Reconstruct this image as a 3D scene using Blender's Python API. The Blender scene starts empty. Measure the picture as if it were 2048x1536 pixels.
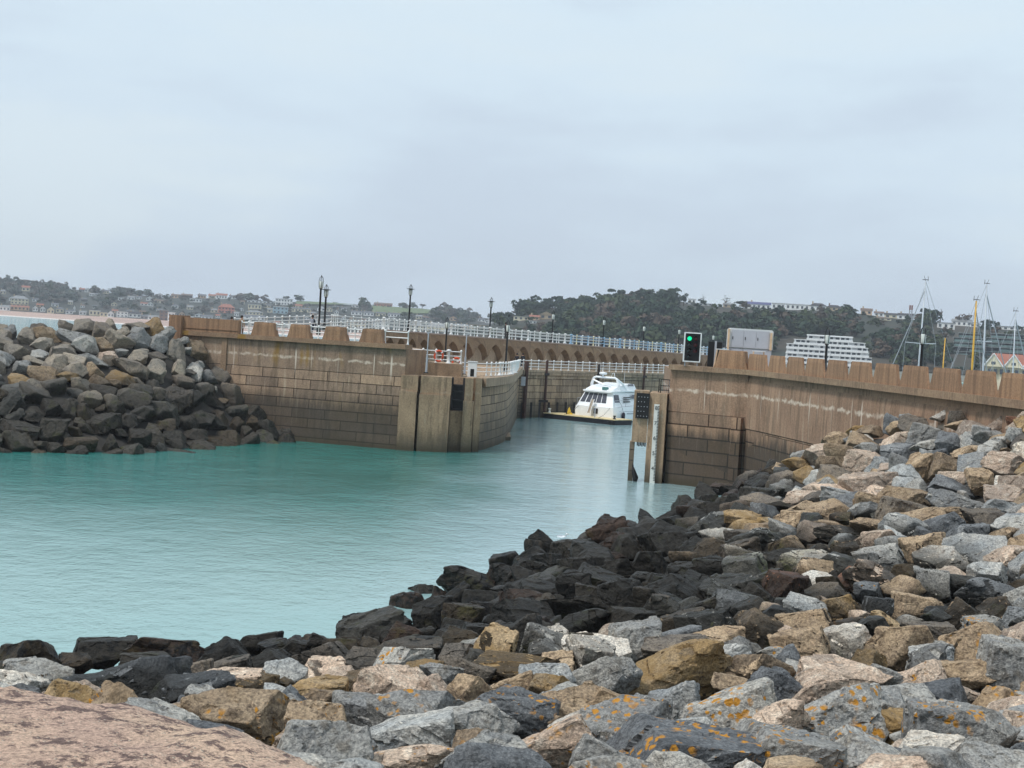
import bpy, bmesh, math, random
import numpy as np
from mathutils import Vector, Matrix, noise as mnoise
scene = bpy.context.scene
COL = scene.collection
rad = math.radians
rng = random.Random(7)
# ------------------------------------------------------------------ camera model (photo pixels 2048x1536)
F, EYE, ROLL = 2958.0, 9.4, rad(3.5)
PITCH = math.atan(100 * math.cos(ROLL) / F)
_u0 = Vector((0, math.sin(PITCH), math.cos(PITCH)))
FWD = Vector((0, math.cos(PITCH), -math.sin(PITCH)))
CR = Vector((1, 0, 0)) * math.cos(ROLL) + _u0 * math.sin(ROLL)
CU = Vector((-1, 0, 0)) * math.sin(ROLL) + _u0 * math.cos(ROLL)
CAM = Vector((0, 0, EYE))
def ray(px, py):
    d = CR * ((px - 1024) / F) + CU * ((768 - py) / F) + FWD
    return d / d.y
def at(px, py, Y): return CAM + ray(px, py) * Y
def hor(px): return 668 + math.tan(ROLL) * (px - 1024)
def proj(p):
    q = Vector(p) - CAM
    w = q.dot(FWD)
    return (1024 + F * q.dot(CR) / w, 768 - F * q.dot(CU) / w)
def plan(px, Y):
    p = at(px, hor(px), Y)
    return Vector((p.x, Y, 0))
def zat(px, py, Y): return at(px, py, Y).z
def lin(r, g, b):
    f = lambda c: (c / 255 / 12.92) if c / 255 <= 0.04045 else ((c / 255 + 0.055) / 1.055) ** 2.4
    return (f(r), f(g), f(b), 1)
# ------------------------------------------------------------------ mesh building
class MB:
    def __init__(s): s.V = []; s.F = []; s.U = []; s.M = []
    def add(s, verts, faces, uvs=None, mi=0):
        b = len(s.V); s.V += [tuple(v) for v in verts]
        for i, f in enumerate(faces):
            s.F.append([b + k for k in f]); s.U.append(uvs[i] if uvs else None); s.M.append(mi)
        return s
    def box(s, x0, x1, y0, y1, z0, z1, mi=0, rz=0, c=None):
        v = [(x, y, z) for z in (z0, z1) for y in (y0, y1) for x in (x0, x1)]
        if rz:
            cx, cy = c if c else ((x0 + x1) / 2, (y0 + y1) / 2); ca, sa = math.cos(rz), math.sin(rz)
            v = [(cx + (x - cx) * ca - (y - cy) * sa, cy + (x - cx) * sa + (y - cy) * ca, z) for x, y, z in v]
        return s.add(v, [(0, 2, 3, 1), (4, 5, 7, 6), (0, 1, 5, 4), (2, 6, 7, 3), (0, 4, 6, 2), (1, 3, 7, 5)], mi=mi)
    def bevbox(s, x0, x1, y0, y1, z0, z1, b=.02, mi=0):
        # box with chamfered vertical and top edges
        p = [(x0 + b, y0), (x1 - b, y0), (x1, y0 + b), (x1, y1 - b), (x1 - b, y1), (x0 + b, y1), (x0, y1 - b), (x0, y0 + b)]
        cx, cy = (x0 + x1) / 2, (y0 + y1) / 2
        q = [(x + (b if x < cx else -b), y + (b if y < cy else -b)) for x, y in p]
        n = 8; v = [(x, y, z0) for x, y in p] + [(x, y, z1 - b) for x, y in p] + [(x, y, z1) for x, y in q]
        f = [tuple(range(n))[::-1]] + [(i, (i + 1) % n, n + (i + 1) % n, n + i) for i in range(n)]
        f += [(n + i, n + (i + 1) % n, 2 * n + (i + 1) % n, 2 * n + i) for i in range(n)] + [tuple(range(2 * n, 3 * n))]
        return s.add(v, f, mi=mi)
    def prism(s, poly, z0, z1, mi=0, bottom=True, top=True):
        n = len(poly)
        if sum(poly[i][0] * poly[(i + 1) % n][1] - poly[(i + 1) % n][0] * poly[i][1] for i in range(n)) < 0: poly = poly[::-1]
        v = [(p[0], p[1], z0) for p in poly] + [(p[0], p[1], z1) for p in poly]
        f = [(i, (i + 1) % n, n + (i + 1) % n, n + i) for i in range(n)]
        if top: f.append(tuple(range(n, 2 * n)))
        if bottom: f.append(tuple(range(n))[::-1])
        return s.add(v, f, mi=mi)
    def tube(s, pts, r, n=6, mi=0, caps=True):
        pts = [Vector(p) for p in pts]; rs = r if isinstance(r, (list, tuple)) else [r] * len(pts)
        v = []
        for i, p in enumerate(pts):
            t = (pts[min(i + 1, len(pts) - 1)] - pts[max(i - 1, 0)]).normalized()
            a = t.cross(Vector((0, 0, 1)) if abs(t.z) < .9 else Vector((1, 0, 0))).normalized(); b = t.cross(a)
            v += [p + (a * math.cos(2 * math.pi * k / n) + b * math.sin(2 * math.pi * k / n)) * rs[i] for k in range(n)]
        f = [(i * n + k, i * n + (k + 1) % n, (i + 1) * n + (k + 1) % n, (i + 1) * n + k) for i in range(len(pts) - 1) for k in range(n)]
        if caps: f += [tuple(range(n))[::-1], tuple(range((len(pts) - 1) * n, len(pts) * n))]
        return s.add(v, f, mi=mi)
    def lathe(s, prof, n=10, c=(0, 0, 0), mi=0):
        v = [(c[0] + r * math.cos(2 * math.pi * k / n), c[1] + r * math.sin(2 * math.pi * k / n), c[2] + z) for r, z in prof for k in range(n)]
        m = len(prof)
        f = [(i * n + k, i * n + (k + 1) % n, (i + 1) * n + (k + 1) % n, (i + 1) * n + k) for i in range(m - 1) for k in range(n)]
        f += [tuple(range(n))[::-1], tuple(range((m - 1) * n, m * n))]
        return s.add(v, f, mi=mi)
    def wall(s, pts, profile, out, mi=0, u0=0):
        """a strip swept along plan polyline pts; profile = [(offset outward, z)], out = +1 / -1 side of the normal"""
        pts = [Vector((p[0], p[1], 0)) for p in pts]; L = [u0]
        for i in range(1, len(pts)): L.append(L[-1] + (pts[i] - pts[i - 1]).length)
        nn = []
        for i in range(len(pts)):
            t = (pts[min(i + 1, len(pts) - 1)] - pts[max(i - 1, 0)]).normalized()
            nn.append(Vector((t.y, -t.x, 0)) * out)
        m = len(profile)
        v = [p + n_ * o + Vector((0, 0, z)) for p, n_ in zip(pts, nn) for o, z in profile]
        f, u = [], []
        for i in range(len(pts) - 1):
            for k in range(m - 1):
                q = [i * m + k, (i + 1) * m + k, (i + 1) * m + k + 1, i * m + k + 1]
                w = [(L[i], profile[k][1]), (L[i + 1], profile[k][1]), (L[i + 1], profile[k + 1][1]), (L[i], profile[k + 1][1])]
                if out > 0: f.append(q); u.append(w)
                else: f.append(q[::-1]); u.append(w[::-1])
        return s.add(v, f, u, mi)
    def build(s, name, mats, parent=None, origin=None, smooth=False, rot=0):
        mats = mats if isinstance(mats, (list, tuple)) else [mats]
        if origin is None: origin = WORLD.get(parent.name, Vector((0, 0, 0))) if parent else Vector((0, 0, 0))
        origin = Vector(origin)
        me = bpy.data.meshes.new(name)
        vv = [(x - origin.x, y - origin.y, z - origin.z) for x, y, z in s.V] if origin.length else s.V
        me.from_pydata(vv, [], s.F)
        for m in mats: me.materials.append(m)
        me.polygons.foreach_set('material_index', s.M)
        ul = me.uv_layers.new(name='UVMap')
        buf = np.zeros(len(me.loops) * 2, dtype=np.float32); k = 0
        for i, f in enumerate(s.F):
            if s.U[i]:
                for w in s.U[i]: buf[k] = w[0]; buf[k + 1] = w[1]; k += 2
            else:
                n = me.polygons[i].normal
                if abs(n.z) > .75:
                    for j in f: buf[k] = s.V[j][0]; buf[k + 1] = s.V[j][1]; k += 2
                else:
                    l = math.hypot(n.x, n.y) or 1; tx, ty = -n.y / l, n.x / l
                    for j in f: buf[k] = s.V[j][0] * tx + s.V[j][1] * ty; buf[k + 1] = s.V[j][2]; k += 2
        ul.data.foreach_set('uv', buf)
        if smooth: me.polygons.foreach_set('use_smooth', [True] * len(me.polygons))
        me.update()
        o = bpy.data.objects.new(name, me); COL.objects.link(o)
        if parent: o.parent = parent
        else: o.location = origin
        WORLD[o.name] = origin.copy()
        return o
WORLD = {}
def tag(o, label=None, cat=None, group=None, kind=None):
    if label: o['label'] = label
    if cat: o['category'] = cat
    if group: o['group'] = group
    if kind: o['kind'] = kind
    return o
def thing(name, label, cat, loc=(0, 0, 0), group=None, rz=0):
    o = bpy.data.objects.new(name, None); COL.objects.link(o); o.location = loc; o.rotation_euler = (0, 0, rz)
    o.empty_display_size = .5; WORLD[o.name] = Vector(loc)
    return tag(o, label, cat, group)
def copy_obj(o, parent=None):
    c = o.copy(); COL.objects.link(c)
    if parent: c.parent = parent
    return c
def copy_tree(o, parent=None):
    c = copy_obj(o, parent)
    for ch in list(o.children): copy_tree(ch, c)
    return c
# ------------------------------------------------------------------ materials
def nt(name):
    m = bpy.data.materials.new(name); m.use_nodes = True
    t = m.node_tree; b = t.nodes['Principled BSDF']
    return m, t, b
def N(t, typ, **kw):
    n = t.nodes.new(typ)
    for k, v in kw.items():
        if k.startswith('i_'):
            key = k[2:].replace('_', ' ')
            n.inputs[int(key) if key.isdigit() else key].default_value = v
        else: setattr(n, k, v)
    return n
def LK(t, a, b): t.links.new(a, b)
def mixc(t, fac, a, b, blend='MIX'):
    n = t.nodes.new('ShaderNodeMix'); n.data_type = 'RGBA'; n.blend_type = blend
    for s_, v in ((n.inputs[0], fac), (n.inputs[6], a), (n.inputs[7], b)):
        if hasattr(v, 'is_linked'): LK(t, v, s_)
        else: s_.default_value = v
    return n.outputs[2]
def math_(t, op, a, b=0.0, clamp=False):
    n = t.nodes.new('ShaderNodeMath'); n.operation = op; n.use_clamp = clamp
    for s_, v in ((n.inputs[0], a), (n.inputs[1], b)):
        if hasattr(v, 'is_linked'): LK(t, v, s_)
        else: s_.default_value = v
    return n.outputs[0]
def ramp(t, x, lo, hi, a=0.0, b=1.0):
    n = t.nodes.new('ShaderNodeMapRange'); n.interpolation_type = 'SMOOTHSTEP'
    LK(t, x, n.inputs[0]); n.inputs[1].default_value = lo; n.inputs[2].default_value = hi
    n.inputs[3].default_value = a; n.inputs[4].default_value = b
    return n.outputs[0]
def noise_(t, vec, scale, detail=4, rough=.55, sc=None):
    if sc:
        mp = N(t, 'ShaderNodeMapping'); LK(t, vec, mp.inputs[0]); mp.inputs['Scale'].default_value = sc; vec = mp.outputs[0]
    n = N(t, 'ShaderNodeTexNoise', i_Scale=scale, i_Detail=detail, i_Roughness=rough); LK(t, vec, n.inputs[0])
    return n.outputs[0]
def bump_(t, b, h, strength=.3, dist=.05):
    n = N(t, 'ShaderNodeBump', i_Strength=strength, i_Distance=dist); LK(t, h, n.inputs['Height']); LK(t, n.outputs[0], b.inputs['Normal'])
def M_simple(name, col, rough=.6, var=.12, scale=3., metal=0, bump=0., col2=None, spec=.4):
    m, t, b = nt(name)
    g = N(t, 'ShaderNodeNewGeometry'); nz = noise_(t, g.outputs['Position'], scale, 5)
    c2 = col2 or tuple(min(1, c * (1 - var * 2)) for c in col[:3]) + (1,)
    f = ramp(t, nz, .3, .7)
    LK(t, mixc(t, f, col, c2), b.inputs['Base Color'])
    b.inputs['Roughness'].default_value = rough; b.inputs['Metallic'].default_value = metal
    b.inputs['Specular IOR Level'].default_value = spec
    if bump: bump_(t, b, noise_(t, g.outputs['Position'], scale * 6, 6), bump, .02)
    return m
SKY_K, SUN_K, EXPO, HAZE = 1.03, 2.1, 0.14, 0.00021
# ------------------------------------------------------------------ camera, world, sun
cd = bpy.data.cameras.new('camera'); cam = bpy.data.objects.new('camera', cd); COL.objects.link(cam)
cd.sensor_width = 36; cd.lens = 36 * F / 2048; cd.clip_end = 20000; cd.clip_start = .1
Mx = Matrix((CR, CU, -FWD)).transposed().to_4x4(); Mx.translation = CAM; cam.matrix_world = Mx
scene.camera = cam
SUN_EL, SUN_AZ = rad(56), rad(238)      # azimuth clockwise from +Y: behind the camera, to the left
w = bpy.data.worlds.new('World'); scene.world = w; w.use_nodes = True
t = w.node_tree; bg = t.nodes['Background']; wo = t.nodes['World Output']
sky = N(t, 'ShaderNodeTexSky', sky_type='NISHITA', sun_disc=False, sun_elevation=SUN_EL, sun_rotation=SUN_AZ, altitude=10, air_density=1.0, dust_density=2.0)
LK(t, sky.outputs[0], bg.inputs[0]); bg.inputs[1].default_value = .1
tc = N(t, 'ShaderNodeTexCoord'); v = tc.outputs['Generated']
sep = N(t, 'ShaderNodeSeparateXYZ'); LK(t, v, sep.inputs[0])
n1 = noise_(t, v, 2.6, 5, .5, (1, 1, 3.2)); n2 = noise_(t, v, 5.5, 6, .55, (1, 1, 5.))
g1 = ramp(t, sep.outputs[2], -.02, .26)
base = mixc(t, g1, lin(203, 218, 233), lin(213, 230, 241))
cl = math_(t, 'ADD', math_(t, 'MULTIPLY', n1, .7), math_(t, 'MULTIPLY', n2, .3))
c1 = mixc(t, ramp(t, cl, .52, .38, 0, .6), base, lin(192, 205, 221))
c2 = mixc(t, ramp(t, cl, .49, .62, 0, .7), c1, lin(218, 231, 238))
bg2 = N(t, 'ShaderNodeBackground'); LK(t, c2, bg2.inputs[0]); bg2.inputs[1].default_value = SKY_K
ms = N(t, 'ShaderNodeMixShader', i_0=.9); LK(t, bg.outputs[0], ms.inputs[1]); LK(t, bg2.outputs[0], ms.inputs[2]); LK(t, ms.outputs[0], wo.inputs[0])
sl = bpy.data.lights.new('sun', 'SUN'); sl.energy = SUN_K; sl.angle = rad(11); sl.color = (1, .965, .92)
so = bpy.data.objects.new('sun', sl); COL.objects.link(so)
sdir = Vector((math.sin(SUN_AZ) * math.cos(SUN_EL), math.cos(SUN_AZ) * math.cos(SUN_EL), math.sin(SUN_EL)))
so.rotation_euler = sdir.to_track_quat('Z', 'Y').to_euler(); so.location = (0, 0, 60)
scene.view_settings.view_transform = 'Standard'; scene.view_settings.look = 'None'; scene.view_settings.exposure = EXPO
scene.render.engine = 'CYCLES'
scene.cycles.use_denoising = True
try: scene.cycles.denoiser = 'OPENIMAGEDENOISE'
except Exception: pass
scene.cycles.max_bounces = 6; scene.cycles.volume_bounces = 0; scene.cycles.caustics_reflective = False; scene.cycles.caustics_refractive = False
# ------------------------------------------------------------------ water
m, t, b = nt('sea_water')
g = N(t, 'ShaderNodeNewGeometry'); P = g.outputs['Position']
sx = N(t, 'ShaderNodeSeparateXYZ'); LK(t, P, sx.inputs[0])
big = noise_(t, P, .045, 4, .6, (1, .55, 1))
calm = ramp(t, math_(t, 'ADD', sx.outputs[0], math_(t, 'MULTIPLY', math_(t, 'SUBTRACT', big, .5), 26)), -9, 5)   # the pier mouth lies sheltered
rip = math_(t, 'MULTIPLY', math_(t, 'MULTIPLY', ramp(t, calm, 0, 1, 1., .45), ramp(t, sx.outputs[1], 48, 76, .55, 1.5)), ramp(t, big, .3, .7, .35, 1.5))
w1 = noise_(t, P, .42, 4, .6, (1.1, 1., 1)); w2 = noise_(t, P, 1.5, 5, .65, (1.25, .9, 1)); w3 = noise_(t, P, 6, 3, .6)
hh = math_(t, 'ADD', math_(t, 'ADD', math_(t, 'MULTIPLY', w1, 1.0), math_(t, 'MULTIPLY', w2, .62)), math_(t, 'MULTIPLY', w3, .16))
hh = math_(t, 'MULTIPLY', hh, rip)
bn = N(t, 'ShaderNodeBump', i_Strength=1.0, i_Distance=.13); LK(t, hh, bn.inputs['Height']); LK(t, bn.outputs[0], b.inputs['Normal'])
clear = mixc(t, ramp(t, big, .3, .7), (.015, .165, .148, 1), (.035, .205, .18, 1))  # dark teal: the walls' reflection painted into the water colour
milky = mixc(t, ramp(t, big, .3, .7), (.225, .40, .388, 1), (.295, .455, .44, 1))          # milky body colour, left pale where no wall is mirrored
water_tone = mixc(t, ramp(t, math_(t, 'ADD', sx.outputs[1], math_(t, 'MULTIPLY', math_(t, 'SUBTRACT', big, .5), 40)), 48, 82), milky, clear)
water_tone = mixc(t, math_(t, 'MULTIPLY', calm, .7), water_tone, (.42, .56, .60, 1))  # sky's pale reflection in the calm mouth, painted into the colour
far = mixc(t, ramp(t, sx.outputs[1], 300, 900), water_tone, (.20, .47, .49, 1))
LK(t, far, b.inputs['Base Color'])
b.inputs['Roughness'].default_value = .06; b.inputs['IOR'].default_value = 1.38; b.inputs['Specular IOR Level'].default_value = .5
mb = MB(); R = 1500
mb.add([(-R, -300, 0), (R, -300, 0), (R, 2200, 0), (-R, 2200, 0)], [(0, 1, 2, 3)])
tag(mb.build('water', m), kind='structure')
mb = MB(); mb.add([(-R, -300, -6), (R, -300, -6), (R, 2200, -6), (-R, 2200, -6)], [(0, 1, 2, 3)])
tag(mb.build('seabed', M_simple('sand_bed', (.2, .18, .14, 1), .9)), kind='structure')
# ------------------------------------------------------------------ haze
if HAZE:
    m = bpy.data.materials.new('air'); m.use_nodes = True; t = m.node_tree
    t.nodes.remove(t.nodes['Principled BSDF']); pv = N(t, 'ShaderNodeVolumePrincipled')
    pv.inputs['Density'].default_value = HAZE; pv.inputs['Color'].default_value = (.86, .91, 1, 1); pv.inputs['Anisotropy'].default_value = .2
    LK(t, pv.outputs[0], t.nodes['Material Output'].inputs['Volume'])
    mb = MB(); mb.box(-1550, 1550, -350, 2300, -7.5, 95)
    tag(mb.build('haze', m), kind='stuff')
# ------------------------------------------------------------------ bank surfaces (thin plate through surveyed spots)
def tps(ctrl):
    A = np.array(ctrl, float); P_ = A[:, :2]; n = len(A)
    d = np.linalg.norm(P_[:, None] - P_[None], axis=2); K = np.where(d > 0, d * d * np.log(d + 1e-9), 0) + np.eye(n) * 4.
    Q = np.hstack([np.ones((n, 1)), P_]); L = np.zeros((n + 3, n + 3)); L[:n, :n] = K; L[:n, n:] = Q; L[n:, :n] = Q.T
    w_ = np.linalg.solve(L, np.concatenate([A[:, 2], np.zeros(3)]))
    def f(x, y):
        x = np.asarray(x, float); y = np.asarray(y, float)
        r = np.hypot(x[..., None] - P_[:, 0], y[..., None] - P_[:, 1])
        return (np.where(r > 0, r * r * np.log(r + 1e-9), 0) @ w_[:n]) + w_[n] + w_[n + 1] * x + w_[n + 2] * y
    return f
def px_ctrl(L):
    out = []
    for px, py, Y in L:
        p = at(px, py, Y); out.append((p.x, p.y, p.z))
    return out
def wl(px, py):        # a waterline spot
    r = ray(px, py); Y = -EYE / r.z; return (r.x * Y, Y, -.25)
SHORE = [wl(*p) for p in ((1400, 988), (1320, 1022), (1120, 1098), (870, 1155), (700, 1242), (450, 1285), (270, 1302), (0, 1312))]
shore_z = tps(SHORE + [(p[0] - 5, p[1] + 4, -3.2) for p in SHORE[::2]] + px_ctrl([(1560, 1000, 52), (1700, 950, 60), (1700, 870, 79), (1640, 890, 83.5), (1560, 930, 90), (1480, 960, 95.5),
    (1900, 900, 60), (2048, 840, 58), (1800, 842, 71), (2048, 1000, 45), (1800, 1050, 43), (2048, 1200, 31), (1640, 1220, 30), (1400, 1150, 40), (1230, 1290, 25),
    (1000, 1200, 41), (870, 1290, 27), (500, 1330, 30), (200, 1340, 24), (600, 1420, 19), (1024, 1400, 19), (1024, 1536, 14), (300, 1450, 16), (1600, 1400, 20),
    (2048, 1400, 20.5), (2048, 1536, 15), (1536, 1536, 14)]) + [(0, 6, 5.5), (-6, 8, 5.3), (6, 6, 5.6), (12, 14, 5.5), (19, 30, 5.6), (22, 45, 7.2), (0, -4, 6), (-12, 14, 4)])
bank_z = tps([wl(*p) for p in ((0, 905), (200, 908), (400, 900), (590, 886))] + [(-50, 88, -.25)] + px_ctrl([(0, 672, 110), (100, 667, 111), (200, 666, 112), (340, 672, 115.5), (0, 760, 101), (200, 770, 104),
    (440, 754, 117.5), (390, 686, 119.5), (330, 800, 108), (500, 830, 115.5)]) + [(-50, 105, 7.0), (-60, 108, 7.0), (-45, 121, 5.2), (-34, 124, 5.4), (-40, 134, 1), (-60, 130, 0), (-25, 92, -3), (-16, 108, -3)])
def hit(fz, px, py, y0, y1, step=.15):
    r = ray(px, py); Y = np.arange(y0, y1, step)
    dz = EYE + r.z * Y - fz(r.x * Y, Y)
    k = np.argmax(dz < 0)
    if dz[k] >= 0: return None
    return Vector((r.x * Y[k], Y[k], EYE + r.z * Y[k]))
def surf(name, fz, xs, ys, m, keep):
    X, Y = np.meshgrid(xs, ys); Z = fz(X, Y) - .55
    nx, ny = len(xs), len(ys); f = []
    for j in range(ny - 1):
        for i in range(nx - 1):
            if keep(X[j, i], Y[j, i]): f.append((j * nx + i, j * nx + i + 1, (j + 1) * nx + i + 1, (j + 1) * nx + i))
    mb = MB(); mb.add(list(zip(X.ravel(), Y.ravel(), Z.ravel())), f)
    return tag(mb.build(name, m, smooth=True), kind='structure')
# ------------------------------------------------------------------ rock materials
def rock_mat(name, ca, cb, cc, lichen=0., tide=(3.0, 4.5), dark=.2, ochre=0.):
    m, t, b = nt(name)
    g = N(t, 'ShaderNodeNewGeometry'); oi = N(t, 'ShaderNodeObjectInfo')
    rnd = math_(t, 'FRACT', math_(t, 'ADD', oi.outputs['Random'], math_(t, 'MULTIPLY', g.outputs['Random Per Island'], 7.31)))
    off = N(t, 'ShaderNodeCombineXYZ'); LK(t, math_(t, 'MULTIPLY', rnd, 60), off.inputs[0]); LK(t, math_(t, 'MULTIPLY', rnd, 23), off.inputs[2])
    va = N(t, 'ShaderNodeVectorMath', operation='ADD'); LK(t, g.outputs['Position'], va.inputs[0]); LK(t, off.outputs[0], va.inputs[1]); P = va.outputs[0]
    a1 = noise_(t, P, 1.1, 6, .6); a2 = noise_(t, P, 5., 6, .62); a3 = noise_(t, P, 26., 4, .7)
    c = mixc(t, ramp(t, a1, .35, .65), ca, cb)
    c = mixc(t, ramp(t, a2, .50, .66, 0, .9), c, cc)
    sp = mixc(t, ramp(t, a3, .3, .7), (.55, .55, .56, 1), (1.42, 1.4, 1.36, 1)); c = mixc(t, 1., c, sp, 'MULTIPLY')
    tone = mixc(t, rnd, (.66, .67, .69, 1), (1.34, 1.31, 1.26, 1)); c = mixc(t, 1., c, tone, 'MULTIPLY')
    vein = noise_(t, P, 2.2, 3, .5, (1, 1, 4)); c = mixc(t, ramp(t, math_(t, 'ABSOLUTE', math_(t, 'SUBTRACT', vein, .5)), .012, 0, 0, .35), c, (.05, .045, .04, 1))
    if ochre:
        oc = math_(t, 'MULTIPLY', ramp(t, noise_(t, P, 1.7, 5, .65), .46, .62), ochre); c = mixc(t, oc, c, (.30, .19, .075, 1))
    if lichen:
        vo = N(t, 'ShaderNodeTexVoronoi', i_Scale=9.); LK(t, P, vo.inputs[0])
        cl = math_(t, 'ADD', vo.outputs[0], math_(t, 'MULTIPLY', math_(t, 'SUBTRACT', a2, .5), 1.5))
        lf = math_(t, 'MULTIPLY', ramp(t, cl, .42, .30), ramp(t, noise_(t, P, 1.5, 3, .6), .50, .58))
        c = mixc(t, math_(t, 'MULTIPLY', lf, lichen), c, mixc(t, a3, (.50, .20, .02, 1), (.66, .34, .06, 1)))
    sx = N(t, 'ShaderNodeSeparateXYZ'); LK(t, g.outputs['Position'], sx.inputs[0])
    zz = math_(t, 'ADD', sx.outputs[2], math_(t, 'ADD', math_(t, 'MULTIPLY', math_(t, 'SUBTRACT', noise_(t, g.outputs['Position'], .35, 4), .5), 1.8), math_(t, 'MULTIPLY', math_(t, 'SUBTRACT', rnd, .5), 1.1)))
    if tide[0] > 3:      # the band climbs nearer the crest where the bank faces the open basin
        cr = N(t, 'ShaderNodeValToRGB'); LK(t, math_(t, 'MULTIPLY', sx.outputs[1], .01), cr.inputs[0]); e = cr.color_ramp.elements
        for i, (y_, z_) in enumerate(((15, 3.7), (21, 3.9), (27, 4.45), (40, 4.35), (56, 4.1), (72, 3.65), (92, 2.9))):
            q = e[i] if i < 2 else e.new(y_ / 100); q.position = y_ / 100; q.color = (z_ / 10,) * 3 + (1,)
        zz = math_(t, 'SUBTRACT', math_(t, 'ADD', zz, 4.), math_(t, 'MULTIPLY', cr.outputs[0], 10.))
    wet = ramp(t, zz, tide[1], tide[0])
    weed = mixc(t, ramp(t, a2, .35, .7), (.42, .40, .34, 1), (1.25, 1.2, 1.1, 1)); weed = mixc(t, ramp(t, noise_(t, P, .8, 5, .7), .56, .66, 0, .8), weed, (.85, .95, .38, 1))
    dk = mixc(t, 1., mixc(t, .35, c, (.16, .15, .135, 1)), (dark, dark, dark, 1), 'MULTIPLY'); dk = mixc(t, 1., dk, weed, 'MULTIPLY')
    if tide[0] > 3:                                        # black weed hanging on the lowest stones
        wl_ = math_(t, 'MULTIPLY', ramp(t, zz, 2.6, 1.2), ramp(t, noise_(t, P, 2.6, 5, .7), .5, .58)); dk = mixc(t, wl_, dk, (.006, .006, .006, 1))
    c = mixc(t, wet, c, dk)
    LK(t, c, b.inputs['Base Color']); LK(t, ramp(t, wet, 0, 1, .88, .5), b.inputs['Roughness']); b.inputs['Specular IOR Level'].default_value = .3
    h = math_(t, 'ADD', math_(t, 'MULTIPLY', a2, 1.), math_(t, 'MULTIPLY', a3, .3))
    bump_(t, b, h, .9, .15)
    return m
PAL = {'n': (lin(140, 134, 126), lin(156, 146, 132), lin(118, 112, 106)),   # two main tones and a mottling tone
    'g': (lin(146, 147, 147), lin(172, 170, 165), lin(120, 116, 110)), 'w': (lin(205, 202, 196), lin(224, 214, 200), lin(170, 158, 146)),
    'b': (lin(104, 107, 111), lin(132, 135, 138), lin(84, 86, 89)), 't': (lin(154, 134, 112), lin(178, 158, 134), lin(116, 101, 86)),
    'p': (lin(194, 172, 154), lin(180, 163, 148), lin(214, 200, 184)), 'o': (lin(166, 146, 118), lin(158, 132, 94), lin(132, 115, 94)),
    'r': (lin(138, 100, 82), lin(158, 116, 94), lin(112, 92, 80)), 'd': (lin(110, 104, 98), lin(126, 116, 104), lin(92, 86, 82)),
    'k': (lin(92, 88, 84), lin(108, 100, 92), lin(70, 68, 66)), 'l': (lin(164, 168, 170), lin(188, 186, 181), lin(134, 135, 135))}
RM = {}
def rmat(code, bankside):
    key = (code, bankside)
    if key not in RM:
        c = code[0]; pa = PAL[c]
        RM[key] = rock_mat('stone_' + {'g': 'grey', 'w': 'white', 'b': 'blue_grey', 't': 'tan', 'p': 'pink', 'o': 'ochre', 'r': 'russet', 'd': 'dark', 'k': 'black', 'l': 'pale', 'n': 'drab'}[c] + ('_lichen' if 'L' in code else '') + ('_breakwater' if bankside else ''),
                           *pa, lichen=1. if 'L' in code else 0., tide=((2.9, 5.4) if bankside else (3.6, 4.4)), dark=(.27 if bankside else .225), ochre=(.75 if c == 'o' else .18 if c == 't' else 0))
    return RM[key]
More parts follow.
